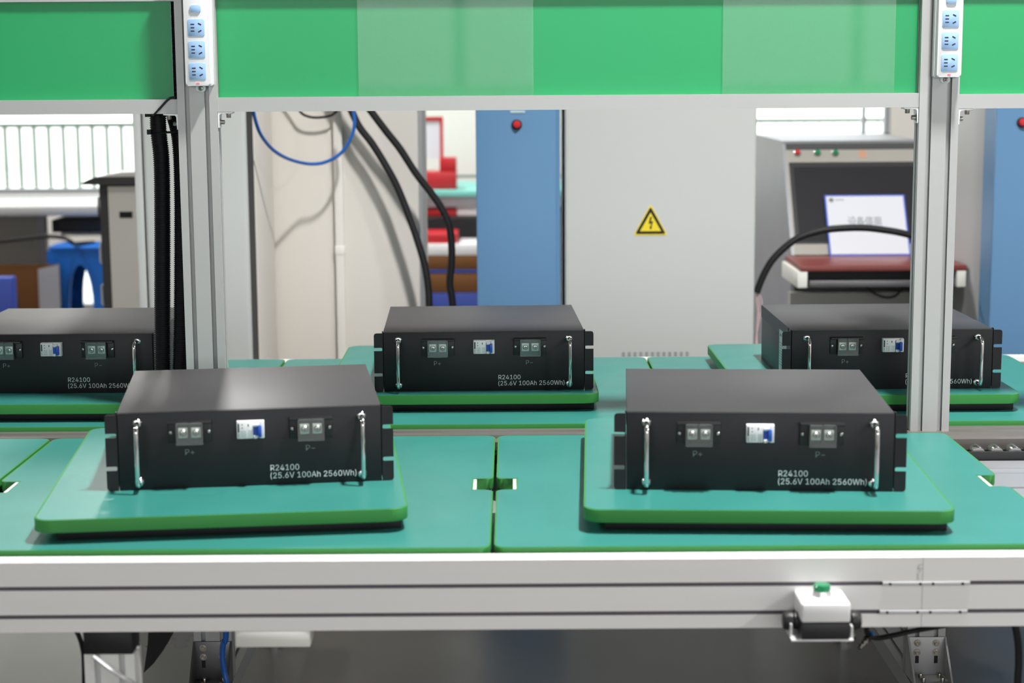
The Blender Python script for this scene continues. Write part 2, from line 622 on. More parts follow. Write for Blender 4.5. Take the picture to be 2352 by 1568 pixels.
def make_battery(loc, rz, label):
    t = thing('battery_pack', label, 'battery pack', loc, rz, 'rack battery packs on the green trays')
    hw = BW / 2
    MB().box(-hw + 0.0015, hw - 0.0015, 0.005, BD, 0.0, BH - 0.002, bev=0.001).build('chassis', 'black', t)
    b = MB()
    b.box(-hw, hw, 0.0065, BD + 0.001, BH - 0.002, BH, bev=0.0008)
    b.box(-hw, -hw + 0.0014, 0.05, BD + 0.001, BH - 0.03, BH - 0.002)
    b.box(hw - 0.0014, hw, 0.05, BD + 0.001, BH - 0.03, BH - 0.002)
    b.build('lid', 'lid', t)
    b = MB()
    b.box(-hw + 0.0005, hw - 0.0005, 0.0, 0.0048, 0.0, BH - 0.0005, bev=0.0012)
    b.build('front_panel', 'black', t)
    for s in (-1, 1):
        # ear with two open slots
        x0, x1 = hw + 0.001, hw + 0.0203
        z0, z1, r = 0.0, BH - 0.002, 0.005
        sl = []
        for zc in (BH - 0.094, BH - 0.0376):
            h = 0.0036
            arc = [(x1 - 0.0155 - h * math.sin(R(a)), zc - h * math.cos(R(a))) for a in (0, 30, 60, 90, 120, 150, 180)]
            sl += [(x1, zc - h)] + arc + [(x1, zc + h)]
        poly = [(x0, z0), (x1 - r, z0), (x1 - r * 0.3, z0 + r * 0.3), (x1, z0 + r)] + sl + [(x1, z1 - r), (x1 - r * 0.3, z1 - r * 0.3), (x1 - r, z1), (x0, z1)]
        if s < 0:
            poly = [(-x, z) for x, z in poly][::-1]
        b = MB().prism(poly, 'y', 0.0, 0.0025)
        e = 0.0004
        fl = [(0.0027, 0.004), (0.05, 0.02), (0.05, BH - 0.02), (0.012, BH + 0.0015), (0.0027, BH + 0.0015)]
        xa, xb = (hw + e, hw + e + 0.002) if s > 0 else (-hw - e - 0.002, -hw - e)
        b.prism(fl, 'x', xa, xb)
        b.build('mounting_ear', 'black', t)
    for s in (-1, 1):
        x = s * (hw - 0.0335)
        zt_, zb_ = BH - 0.0175, BH - 0.1180
        q, d = 0.010, -0.036
        pts = [(x, 0.0, zt_)]
        pts += [(x, d + q - q * math.sin(R(a)), zt_ - q + q * math.cos(R(a))) for a in (0, 22, 45, 67, 90)]
        pts += [(x, d + q - q * math.sin(R(a)), zb_ + q - q * math.cos(R(a))) for a in (90, 67, 45, 22, 0)]
        pts += [(x, 0.0, zb_)]
        h = MB().tube(pts, 0.0041, 12).build('handle', 'chrome', t)
        h['label'] = 'chrome pull handle'
        for z in (zt_, zb_):
            MB().lathe([(0.0078, 0), (0.0078, 0.002), (0.0058, 0.0042), (0.0042, 0.0046)], (x, -0.0001, z), (0, -1, 0), 18).build('ferrule', 'chrome', h)
    for s in (-1, 1):
        xc = s * 0.1012
        zc = BH - 0.0335
        b = MB()
        b.box(xc - 0.036, xc + 0.036, -0.006, 0, zc - 0.019, zc + 0.019, bev=0.0012)
        b.box(xc - 0.0225, xc + 0.0225, -0.016, -0.006, zc - 0.0185, zc + 0.0185, bev=0.001)
        b.box(xc - 0.036, xc + 0.036, -0.018, -0.004, zc + 0.0145, zc + 0.019, bev=0.001)
        for dx in (-0.0215, 0.0, 0.0215):
            b.box(xc + dx - 0.001, xc + dx + 0.001, -0.023, -0.016, zc - 0.012, zc + 0.0185)
        k = b.build('terminal_block', 'plastic_black', t)
        for dx in (-0.0107, 0.0107):
            MB().box(xc + dx - 0.0082, xc + dx + 0.0082, -0.0175, -0.016, zc - 0.0085, zc + 0.009, bev=0.0006).build('contact_plate', 'plate', k)
            b = MB().lathe([(0.0058, 0), (0.0058, 0.0012), (0.0045, 0.0026), (0.002, 0.0032), (0, 0.0033)], (xc + dx, -0.0175, zc), (0, -1, 0), 18)
            for a in (0, 90):
                b.box(-0.003, 0.003, -0.0036, -0.003, -0.0006, 0.0006, 1, M=Matrix.Translation((xc + dx, -0.0175, zc)) @ Matrix.Rotation(R(a), 4, 'Y'))
            b.build('terminal_screw', ['steel', 'ink_dark'], k)
        for dx in (-0.0313, 0.0313):
            MB().lathe([(0.0034, 0), (0.0032, 0.0015), (0.0018, 0.0026), (0, 0.0028)], (xc + dx, -0.006, zc), (0, -1, 0), 14).build('mounting_screw', 'steel', k)
        b = MB()
        b.box(xc - 0.0222, xc + 0.0222, -0.0252, -0.0243, zc - 0.0195, zc + 0.0175)
        b.box(xc - 0.0222, xc + 0.0222, -0.0243, -0.0182, zc + 0.0166, zc + 0.0175)
        o = b.build('clear_cover', 'clear', k, smooth=False)
        o['label'] = 'clear plastic terminal cover'
        x0 = xc - 0.0085
        b = MB()
        b.text('P+' if s < 0 else 'P\u2212', Matrix.Translation((x0 - 0.0005, -0.0002, BH - 0.0745)) @ Matrix.Rotation(R(90), 4, 'X'), height=0.0098, width=0.0155)
        b.build('polarity_mark', 'ink_dim', t, smooth=False, fix=False)
    # circuit breaker in the middle
    zc, w, h = BH - 0.033, 0.0232, 0.0150
    b = MB()
    b.box(-w, w, -0.008, 0, zc - h, zc + h, bev=0.001)
    b.box(-w + 0.0004, 0.0045, -0.013, -0.008, zc - h + 0.0003, zc + h - 0.0003, bev=0.001)
    b.box(0.0155, w - 0.0004, -0.013, -0.008, zc - h + 0.0003, zc + h - 0.0003, bev=0.001)
    k = b.build('circuit_breaker', 'white', t)
    b = MB()
    b.box(0.0052, 0.0148, -0.0125, -0.008, zc - 0.009, zc + 0.0055)
    b.box(0.0125, 0.0182, -0.021, -0.008, zc - 0.0115, zc + 0.008, bev=0.001)
    b.build('toggle', 'blue_toggle', k)
    b = MB()
    b.cyl((0.0055, -0.012, zc + 0.0085), (0.0148, -0.012, zc + 0.0085), 0.0035, n=14)
    b.box(0.005, 0.0112, -0.0165, -0.008, zc - 0.0145, zc - 0.009, bev=0.001)
    b.build('toggle_guard', 'white', k)
    b = MB()
    yf = -0.0132
    b.box(-w + 0.0018, -w + 0.0045, yf, -0.0129, zc - 0.0035, zc + 0.0115)
    b.text('CHNT', Matrix.Translation((-w + 0.0046, -0.013, zc - 0.0138)) @ Matrix.Rotation(R(90), 4, 'X') @ Matrix.Rotation(R(90), 4, 'Z'), height=0.0027, width=0.0095)
    b.box(-0.0045, -0.0028, yf, -0.0129, zc + 0.006, zc + 0.0105)
    for (cx, cz) in ((-0.0138, 0.0095), (-0.0138, 0.0038)):
        b.lathe([(0.0012, 0), (0.0012, 0.0002)], (cx, -0.013, zc + cz), (0, -1, 0), 10, 1)
    for j in range(4):
        x = -0.0155 + j * 0.0022
        for i_ in range(3):
            zz = zc - 0.0125 + i_ * 0.0042
            b.box(x, x + 0.0006, -0.0131, -0.0129, zz, zz + 0.0034, 1)
    for i_ in range(5):
        b.box(-0.0045, 0.0025, -0.0131, -0.0129, zc - 0.012 + i_ * 0.0026, zc - 0.0114 + i_ * 0.0026, 1)
    b.build('printed_marking', ['ink_dark', 'ink_dim'], k, smooth=False)
    RX90 = Matrix.Rotation(R(90), 4, 'X')
    b = MB()
    b.text('R24100', Matrix.Translation((0.0315, -0.0002, BH - 0.1070)) @ RX90, height=0.0098, width=0.0485)
    b.text('(25.6V 100Ah 2560Wh)', Matrix.Translation((0.0312, -0.0002, BH - 0.1205)) @ RX90, height=0.0098, width=0.1460)
    o = b.build('model_print', 'ink', t, smooth=False, fix=False)
    return t


TZ = 0.80
def fitbox(cx, cy, a):
    return (cx, cy, TZ), R(a)


bat = [(-0.4434, 2.892, 8.10, 'front left battery pack, turned slightly, on the tray left of the pallet seam'),
       (0.4101, 2.832, -3.65, 'front right battery pack on the tray above the green push button'),
       (-0.0618, 3.782, 1.73, 'back row middle battery pack in front of the blue cabinet'),
       (0.8327, 3.769, 0.59, 'back row battery pack partly hidden by the right aluminium post'),
       (-1.0113, 3.786, -0.24, 'back row battery pack cut by the frame edge, behind the black hoses')]
B0 = make_battery((bat[0][0], bat[0][1], TZ), R(bat[0][2]), bat[0][3])
packs = [B0]
for cx, cy, a, lb in bat[1:]:
    packs.append(dup(B0, (cx, cy, TZ), R(a), lb))
b = MB()
b.box(-BW / 2 - 0.0006, -BW / 2, 0.062, 0.16, 0.012, 0.112)
for j in range(9):
    b.box(-BW / 2 - 0.0008, -BW / 2 - 0.0005, 0.10 - 0.004 * (j % 3), 0.152, 0.083 - j * 0.0062, 0.0845 - j * 0.0062, 1)
b.box(-BW / 2 - 0.0008, -BW / 2 - 0.0005, 0.128, 0.152, 0.098, 0.104, 1)
b.box(-BW / 2 - 0.0008, -BW / 2 - 0.0005, 0.07, 0.082, 0.016, 0.024, 2)
o = b.build('rating_sticker', ['sticker', 'ink_dim', 'ink_dark'], packs[3], smooth=False)
o['label'] = 'pale blue rating sticker with lines of print'

# ------------------------------------------------------------------ trays
PZ = 0.76


def make_tray(cx, cy, w, d, a, label, group='raised green trays carrying a battery pack'):
    t = thing('tray', label, 'tray', (cx, cy, PZ), R(a), group)
    h = TZ - PZ
    b = MB().prism(rrect(-w / 2, w / 2, -d / 2, d / 2, 0.028), 'z', h - 0.021, h - 0.0003, bev=0.0012)
    b.build('core_board', 'green_core', t)
    MB().prism(rrect(-w / 2 + 0.0032, w / 2 - 0.0032, -d / 2 + 0.0032, d / 2 - 0.0032, 0.0255), 'z', h - 0.0012, h).build('top_sheet', 'teal', t)
    MB().box(-w / 2 + 0.034, w / 2 - 0.010, -d / 2 + 0.028, d / 2 - 0.03, 0.0001, h - 0.0212, bev=0.002).build('shade_block', 'rubber', t)  # black block added to deepen the shade under the tray
    return t


make_tray(-0.503, 3.062, 0.592, 0.738, 6.3, 'raised green tray under the front left battery pack')
make_tray(0.4255, 3.075, 0.592, 0.755, -2.6, 'raised green tray under the front right battery pack')
make_tray(-0.1150, 4.090, 0.606, 0.715, 0.3, 'raised green tray under the back row middle battery pack')
make_tray(0.8010, 4.065, 0.597, 0.735, 0.3, 'raised green tray under the back row battery pack by the right post')
make_tray(-1.0500, 4.020, 0.600, 0.735, -0.4, 'raised green tray under the back row battery pack behind the hoses')


# ------------------------------------------------------------------ pallets
def make_pallet(x0, x1, y0, y1, label, group, notch_l=True, notch_r=True):
    ny0, ny1, nd, r = 0.0, 0.0, 0.036, 0.02
    yc = (y0 + y1) / 2
    na, nb = yc - 0.042, yc + 0.042
    pol = []

    def arc(cx, cy, rad, a0, a1, k=5):
        return [(cx + rad * math.cos(R(a0 + (a1 - a0) * i / k)), cy + rad * math.sin(R(a0 + (a1 - a0) * i / k))) for i in range(k + 1)]
    pol += arc(x0 + r, y0 + r, r, 180, 270)
    pol += arc(x1 - r, y0 + r, r, -90, 0)
    q = 0.014
    if notch_r:
        pol += arc(x1 - q, na - q, q, 0, 90) + [(x1 - nd, na), (x1 - nd, nb)] + arc(x1 - q, nb + q, q, -90, 0)
    pol += arc(x1 - r, y1 - r, r, 0, 90)
    pol += arc(x0 + r, y1 - r, r, 90, 180)
    if notch_l:
        pol += arc(x0 + q, nb + q, q, 180, 270) + [(x0 + nd, nb), (x0 + nd, na)] + arc(x0 + q, na - q, q, 90, 180)
    t = thing('pallet', label, 'pallet', (0, 0, PZ - 0.02), 0, group)
    MB().prism(pol, 'z', 0, 0.0197, bev=0.0008, seg=1).build('core_board', 'green_core', t)
    MB().prism(inset(pol, 0.0028), 'z', 0.0188, 0.02).build('top_sheet', 'teal', t)
    for on, s, xe in ((notch_l, 1, x0 + nd), (notch_r, -1, x1 - nd)):
        if on:
            o = MB().box(xe, xe - s * 0.006, na + 0.003, nb - 0.003, 0.0, 0.0199, bev=0.0005).build('stop_insert', 'white', t)
            o['label'] = 'white stop strip in the edge notch'
    return t


FY0, FY1, BY0, BY1 = 2.634, 3.490, 3.606, 4.482
g1, g2 = 'large pallets of the front conveyor line', 'large pallets of the back conveyor line'
make_pallet(-1.842, -0.9425, FY0, FY1, 'front line pallet at the left frame edge, mostly out of view', g1)
make_pallet(-0.9365, -0.0355, FY0, FY1, 'front line pallet under the front left tray', g1)
make_pallet(-0.0300, 0.8830, FY0, FY1, 'front line pallet under the front right tray, ending at the open rollers', g1)
make_pallet(-1.512, -0.590, BY0, BY1, 'back line pallet under the leftmost back tray', g2, False, False)
make_pallet(-0.584, 0.3455, BY0, BY1, 'back line pallet under the back row middle tray', g2, False, False)
make_pallet(0.3510, 1.290, BY0, BY1, 'back line pallet under the right back tray', g2, False, False)

# ------------------------------------------------------------------ conveyor
LX = 1.9
RF = 2.600                                                   # front face of the front rail
zt, g_a, g_b, zb = 0.7515, at(1000, 1346, RF).z, at(1000, 1411, RF).z, at(1000, 1446, RF).z
t = thing('conveyor_rail', 'long grooved aluminium rail along the front of the conveyor', 'rail', (0, RF, 0))
s, sd = 0.0033, 0.012
pol = [(0, zb), (0.030, zb), (0.030, zt), (0.002, zt), (0.0, zt - 0.002)]
for g in (g_a, g_b):
    pol += [(0, g + s), (0.0025, g + s), (0.0025, g + 0.0085), (sd, g + 0.0085), (sd, g - 0.0085), (0.0025, g - 0.0085), (0.0025, g - s), (0, g - s)]
MB().prism(pol, 'x', -LX, LX).build('rail_body', 'alu_rail', t)
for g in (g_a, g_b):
    MB().box(-LX, LX, 0.0026, 0.0118, g - 0.0080, g + 0.0080).build('groove_shade_strip', 'groove_shade', t)  # dark strip standing in for the shade inside the groove
sx = at(2118, 1360, RF).x
MB().box(sx - 0.0003, sx + 0.0003, -0.0002, 0.001, zb, zt - 0.003).build('joint_line', 'ink_dim', t)
o = MB()
for (dx, dz, dx2, dz2) in ((-0.003, 0.075, 0.003, 0.077), (-0.003, 0.075, -0.003, 0.068), (-0.005, 0.070, 0.004, 0.070), (0.001, 0.068, -0.002, 0.064), (-0.004, 0.063, -0.003, 0.052)):
    o.tube([(sx - 0.004 + dx, -0.0003, zb + 0.023 + dz), (sx - 0.004 + dx2, -0.0003, zb + 0.023 + dz2)], 0.0004, 5)
o.build('pencil_mark', 'ink_dim', t)
jgrp = 'joint plates in the rail grooves'
for (x0, x1, py, g, lb) in ((2027, 2228, 1331, g_a, 'silver joint plate with four set screws in the upper rail groove'),
                           (2020, 2222, 1397, g_b, 'silver joint plate with four set screws in the lower rail groove')):
    xa, xb = at(x0, py, RF).x, at(x1, py, RF).x
    j = thing('joint_plate', lb, 'joint plate', (xa, RF, g), 0, jgrp)
    L = xb - xa
    b = MB().box(0, L, -0.0022, 0.004, -s + 0.0002, s - 0.0002, bev=0.0008)
    b.box(0, L, -0.0012, 0.003, -s + 0.0001, s - 0.0001)
    b.build('strip', 'alu_bright', j)
    for f in (0.085, 0.43, 0.575, 0.915):
        MB().cyl((f * L, -0.0028, -0.0006), (f * L, 0.0, -0.0006), 0.0023, n=12).build('set_screw', 'rubber', j)

# crumpled clear film in the groove
b = MB()
xa = at(1972, 1336, RF).x
for k in range(9):
    x = xa + k * 0.0033
    b.box(x, x + 0.0036, -0.003 - 0.002 * random.random(), 0.003, g_a - 0.004 - 0.002 * random.random(), g_a + 0.003 + 0.002 * random.random(), M=None)
tag(b.build('plastic_wrap', 'film', smooth=False), 'crumpled clear plastic wrap stuffed in rail groove beside joint plate', 'plastic wrap')

# centre rail between the two lines
RC0, RC1 = 3.498, 3.600
b = MB()
zt2 = 0.7515
pol = [(RC0 + 0.012, 0.64), (RC1, 0.64), (RC1, zt2), (RC1 - 0.018, zt2), (RC1 - 0.019, zt2 - 0.004), (RC1 - 0.036, zt2 - 0.004), (RC1 - 0.037, zt2 - 0.001),
       (RC1 - 0.062, zt2 - 0.001), (RC1 - 0.063, zt2 - 0.008), (RC0 + 0.012, zt2 - 0.010), (RC0 + 0.012, 0.72), (RC0 + 0.022, 0.72), (RC0 + 0.022, 0.705), (RC0 + 0.012, 0.705)]
b.prism(pol, 'x', -LX, LX)
tag(b.build('centre_rail', 'alu_mid'), 'aluminium centre rail running between the two pallet lines', 'rail')

ch = thing('roller_chain', 'chain of small steel rollers exposed at the right beside the pallet', 'conveyor chain', (0, 3.455, 0))
MB().box(-LX, LX, -0.028, -0.020, 0.700, 0.7325, bev=0.001).build('side_plate', 'plastic_black', ch)
MB().box(-LX, LX, 0.020, 0.026, 0.700, 0.7275, bev=0.001).build('side_plate', 'plastic_black', ch)
MB().box(-LX, LX, -0.0195, 0.0195, 0.697, 0.703).build('chain_bed', 'alu_dark', ch)
r0 = None
for k in range(66):
    x = -1.18 + k * 0.0372
    if r0 is None:
        r0 = MB().lathe([(0.003, -0.0195), (0.0118, -0.0195), (0.0124, -0.0185), (0.0124, 0.0185), (0.0118, 0.0195), (0.003, 0.0195)], (0, 0, 0.7275), (0, 1, 0), 20).build('roller', 'steel', ch)
        r = r0
    else:
        r = r0.copy()
        COL.objects.link(r)
        r.parent = ch
    r.location = (x, 0, 0)

dk = thing('deck_profile', 'wide silver aluminium deck profile lying below the front pallets', 'deck', (0, 0, 0))
pol = [(2.70, 0.690), (3.42, 0.690), (3.42, 0.716), (3.355, 0.716), (3.354, 0.7135), (3.322, 0.7135), (3.321, 0.7095), (3.306, 0.7095), (3.305, 0.7165), (3.195, 0.7165), (3.194, 0.7095), (3.182, 0.7095), (3.181, 0.7165), (2.70, 0.7165)]
MB().prism(pol, 'x', -LX, LX).build('deck_plate', 'galv', dk)
MB().box(-LX, LX, 2.640, 2.66, 0.70, 0.7398).build('wear_strip', 'plastic_black', dk)
for x in (-1.6, 0.12, 1.6):
    MB().box(x - 0.03, x + 0.03, 2.632, 3.508, 0.645, 0.690).build('cross_bar', 'alu', dk)
b = MB().box(-LX, LX, 4.49, 4.53, 0.64, 0.752)
tag(b.build('back_rail', 'alu_rail', smooth=False), 'aluminium back rail behind the back line pallets', 'rail')
dk2 = tag(MB().box(-LX, LX, 3.602, 4.488, 0.70, 0.7398).build('back_line_deck', 'alu_dark', smooth=False), 'grey deck below the back line pallets', 'deck')

# posts and upper frame
PY = 3.55
plx0, plx1 = at(424, 700, PY).x, at(512, 700, PY).x
prx0, prx1 = at(2099, 700, PY).x, at(2188, 700, PY).x
PW = 0.080
plc, prc = (plx0 + plx1) / 2, (prx0 + prx1) / 2
prof = slotted(PW, 0.040, fx=(-0.02, 0.02), fy=(0.0,))
for xc, lb in ((plc, 'upright slotted aluminium post beside the black corrugated hoses'), (prc, 'upright slotted aluminium post in front of the test console')):
    tag(MB().prism(shift(prof, xc, PY + 0.02), 'z', zt2 - 0.001, 2.1).build('frame_post', 'alu'), lb, 'post', 'upright posts of the workstation frame')
bz0, bz1 = at(1200, 252.5, PY).z, at(1200, 219.5, PY).z
beams = ((-1.95, plc - 0.0402, 'left aluminium beam below the green board, reaching the left post'),
         (plc + 0.0402, prc - 0.0402, 'long middle aluminium beam between the two posts'),
         (prc + 0.0402, 1.95, 'right aluminium beam running from the right post out of frame'))
gb = 'horizontal beams below the green boards'
for i, (x0, x1, lb) in enumerate(beams):
    h = bz1 - bz0
    o = MB().prism(shift(slotted(0.030, h, fx=(), fy=()), PY + 0.018, 0), 'x', x0, x1)
    o = o.build('frame_beam', 'alu')
    o.location = (0, 0, (bz0 + bz1) / 2 - (0.003 if i != 1 else 0))
    tag(o, lb, 'beam', gb)
# top beams
tz0 = at(200, 3, PY).z
for i, (x0, x1, lb) in enumerate(beams):
    o = MB().box(x0, x1, PY + 0.018, PY + 0.048, 0, 0.03).build('top_beam', 'alu', smooth=False)
    o.location = (0, 0, tz0 + (0.004 if i else 0))
    tag(o, ('left', 'middle', 'right')[i] + ' aluminium beam along the top of the green board', 'beam', 'top beams of the green boards')
bx = ((-1.9, at(395, 110, PY + 0.026).x, 'left green display board ending at the black hose beside the left post'),
      (plc + 0.041, prc - 0.041, 'long green display board between the two posts'),
      (prc + 0.041, 1.9, 'green display board right of the right post'))
for i, (x0, x1, lb) in enumerate(bx):
    o = MB().box(x0, x1, PY + 0.0250, PY + 0.0290, bz1 - 0.006, tz0 + 0.012).build('display_board', 'board', smooth=False)
    tag(o, lb, 'board', 'green boards in the upper frame')
for x0, x1, lb in ((822, 1225, 'clear acrylic sheet on the green board, left of the two'), (1660, 2056, 'clear acrylic sheet on the green board, nearer the right post')):
    o = MB().box(at(x0, 110, PY + 0.02).x, at(x1, 110, PY + 0.02).x, PY + 0.0200, PY + 0.0220, bz1 + 0.0002, tz0 + 0.0035).build('acrylic_sheet', 'acrylic', smooth=False)
    tag(o, lb, 'acrylic sheet', 'clear sheets in front of the green board')

gbr = 'corner brackets under the beams'
for xs, s, lb in ((plc - 0.0402, -1, 'white corner bracket left of the left post, touching the hoses'), (plc + 0.0402, 1, 'white corner bracket right of the left post'),
                  (prc - 0.0402, -1, 'white corner bracket left of the right post'), (prc + 0.0402, 1, 'white corner bracket right of the right post')):
    mid = (xs > plc and xs < prc)
    zb_ = bz0 - (0.0001 if mid else 0.0032)
    k = thing('corner_bracket', lb, 'bracket', (xs, PY + 0.018, zb_), 0, gbr)
    pol = [(0, 0), (s * 0.030, 0), (s * 0.030, -0.003), (s * 0.006, -0.003), (s * 0.003, -0.006), (s * 0.003, -0.032), (0, -0.032)]
    if s > 0:
        pol = pol[::-1]
    MB().prism(pol, 'y', -0.014, 0.014, bev=0.0006, seg=1).build('plate', 'white_plate', k)
    for p, d in (((s * 0.0205, -0.002, -0.003), (0, 0, -1)), ((s * 0.003, -0.002, -0.0205), (s, 0, 0))):
        b = MB()
        cap_screw(b, p, d, 0.0048, 0.009, 0)
        b.cyl(Vector(p), Vector(p) + Vector(d) * 0.001, 0.0075, n=18)
        b.build('cap_screw', 'bolt', k)


# power strips
def make_strip(px, pyb, label):
    p = at(px, pyb, PY - 0.03)
    t = thing('power_strip', label, 'power strip', (p.x, PY, p.z), 0, 'white power strips on the posts')
    w = 0.0262
    b = MB()
    b.prism(rrect(-w - 0.001, w + 0.001, 0.001, 0.30, 0.004), 'y', 0.0, -0.016, bev=0.001)
    b.prism(rrect(-w + 0.002, w - 0.002, 0.002, 0.298, 0.004), 'y', -0.0155, -0.032, bev=0.002)
    b.build('housing', 'white', t)
    b = MB().prism(rrect(-0.010, 0.010, -0.010, 0.003, 0.006), 'y', 0.0, -0.0035)
    b.build('fixing_tab', 'white', t)
    b = MB().lathe([(0.0052, 0), (0.0050, 0.0015), (0.003, 0.0028), (0, 0.003)], (0, -0.0035, -0.0035), (0, -1, 0), 16)
    for a in (0, 90):
        b.box(-0.003, 0.003, -0.0068, -0.006, -0.0006, 0.0006, 1, M=Matrix.Translation((0, 0.0, -0.0035)) @ Matrix.Rotation(R(a), 4, 'Y'))
    b.build('screw', ['steel', 'ink_dark'], t)
    for k in range(3):
        zc = 0.0300 + k * 0.0430
        f = MB().prism(rrect(-0.0165, 0.0165, zc - 0.0168, zc + 0.0168, 0.003), 'y', -0.031, -0.0330, bev=0.0006).build('socket', 'sky_blue', t)
        b = MB()
        for dz in (-0.0066, 0.0, 0.0066):
            b.box(-0.0110, -0.0036, -0.0333, -0.0325, zc + dz - 0.0011, zc + dz + 0.0011)
        for s in (-1, 1):
            M_ = Matrix.Translation((0.0072, -0.0329, zc + s * 0.0070)) @ Matrix.Rotation(R(28 * s), 4, 'Y')
            b.box(-0.0036, 0.0036, -0.0004, 0.0004, -0.0012, 0.0012, M=M_)
        b.build('pin_slots', 'slot', f, smooth=False)
    z = 0.1530
    MB().prism(rrect(-0.0102, 0.0102, z - 0.0072, z + 0.0072, 0.0032), 'y', -0.031, -0.0345, bev=0.001).build('switch', 'sky_blue', t)
    MB().box(-0.003, 0.003, -0.0328, -0.0315, 0.0055, 0.0078).build('indicator_light', 'red_led', t)
    return t


make_strip(455.5, 199, 'white power strip with three blue sockets on the left post')
make_strip(2179, 179, 'white power strip with three blue sockets on the right post')


# corrugated hoses beside the left post
def corr(pts, r, name, label):
    dense = catmull([Vector(p) for p in pts], 40)
    out, acc, step = [dense[0]], 0, 0.0011
    L = 0
    for a, c in zip(dense, dense[1:]):
        d = (c - a).length
        while acc + d >= step:
            f = (step - acc) / d
            a = a.lerp(c, f)
            out.append(a)
            d = (c - a).length
            acc = 0
        acc += d
    o = MB().tube(out, r, 20, 0, rad=lambda i: r - (0.0018 if i % 4 in (2, 3) else 0.0)).build(name, 'hose')
    return tag(o, label, 'hose', 'black corrugated hoses beside the left post')


HY = PY + 0.062
corr([at(364, -160, HY + .01), at(363, 120, HY), at(363, 280, HY), at(371, 370, HY), at(373, 500, HY), at(373, 700, HY), at(374, 860, HY), (at(374, 860, HY).x, HY - 0.01, 0.768)], 0.0172, 'corrugated_hose',
     'black corrugated hose hanging clear of the left post')
corr([at(391, -160, HY + .04), at(394, 120, HY + 0.035), at(397, 240, HY + 0.03), at(413, 320, HY + 0.01), at(418.5, 450, HY), at(418, 700, HY), at(415, 860, HY), (at(415, 860, HY).x, HY - 0.01, 0.768)], 0.0172, 'corrugated_hose',
     'black corrugated hose hanging directly against the left post')
b = MB()
p0, p1 = at(352, 304, HY), at(412, 299, HY)
ring = []
for k in range(25):
    a = 2 * math.pi * k / 24
    ring.append(Vector(((p0.x + p1.x) / 2 + 0.006 + 0.0335 * math.cos(a), HY + 0.0195 * math.sin(a), p0.z + 0.004 * math.cos(a) * 0.4)))
b.tube(ring, 0.002, 6)
hd = at(345, 303, HY - .01)
b.box(hd.x - 0.006, hd.x + 0.002, hd.y - 0.004, hd.y + 0.004, hd.z - 0.005, hd.z + 0.005)
tag(b.build('cable_tie', 'rubber'), 'black cable tie bundling the two corrugated hoses', 'cable tie', 'black cable ties')
b = MB()
pp = [at(348, 263, HY - 0.02), at(352, 265, PY + 0.0), at(364, 252, PY), at(384, 230, PY), at(391, 225, PY + 0.0), at(402, 223, PY)]
for a, c in zip(pp[2:], pp[3:]):
    b.tube([a, c], 0.0026, 6)
b.tube(pp[:3], 0.0022, 6)
q = at(338, 264, HY - 0.02)
b.box(q.x - 0.004, q.x + 0.008, q.y - 0.004, q.y + 0.004, q.z - 0.004, q.z + 0.003)
tag(b.build('cable_tie', 'rubber'), 'black cable tie slanting across the left beam end', 'cable tie', 'black cable ties')

# legs below the conveyor
for xc, lb in ((at(497, 1440, PY + .05).x, 'aluminium support frame with dark angle bracket behind the blue hose'), (at(2116, 1440, PY + .05).x, 'aluminium support frame with bright angle bracket below the joint plates')):
    y0 = RC0 + 0.054
    sf = thing('support_frame', lb, 'support frame', (0, 0, 0), 0, 'support frames below the conveyor')
    MB().prism(shift(prof, xc, y0 + 0.02), 'z', 0.2205, 0.6395).build('upright', 'alu', sf)
    sp = [(0, 0), (0.016, 0), (0.016, 0.006), (0.024, 0.006), (0.024, 0), (0.056, 0), (0.056, 0.006), (0.064, 0.006), (0.064, 0), (0.08, 0)]
    sp += [(x, 0.04 - z) for x, z in sp[::-1]]
    MB().prism([(xc - 0.04 + x, 0.18 + z) for x, z in sp], 'y', 2.70, 4.53).build('cross_beam', 'alu', sf, smooth=False)
    for y in (2.78, 4.46):
        MB().cyl((xc, y, 0.0), (xc, y, 0.012), 0.035, n=20).cyl((xc, y, 0.012), (xc, y, 0.1858), 0.008, n=12).build('levelling_foot', 'steel', sf)
    left = xc < 0
    mk = 'alu_dark' if left else 'alu'
    w = 0.041
    OM = Vector((xc, y0, 0.22))
    b = MB()
    b.box(-w, w, -0.005, -0.0002, 0.0002, 0.087, bev=0.001)
    b.box(-w, w, -0.075, -0.0052, 0.0002, 0.005, bev=0.001)
    for s in (-1, 1):
        xa = s * w
        b.prism([(-0.005, 0.087), (-0.075, 0.008), (-0.075, 0.0002), (-0.005, 0.0002)], 'x', xa, xa - s * 0.004)
    c = b.build('angle_bracket', mk, sf)
    c.location = OM
    for dx in (-0.02, 0.02):
        for z in (0.074, 0.054):
            b = MB()
            cap_screw(b, (dx, -0.005, z), (0, -1, 0), 0.0045, 0.006, 0, washer=0.0075)
            b.build('cap_screw', 'bolt', c)
        MB().box(dx - 0.0038, dx + 0.0038, -0.0056, -0.0049, 0.030, 0.046).build('adjusting_slot', 'rubber', c)
        for y in (-0.024, -0.05):
            b = MB()
            cap_screw(b, (dx + 0.004, y, 0.005), (0, 0, 1), 0.0045, 0.009, 0)
            b.build('cap_screw', 'bolt', c)

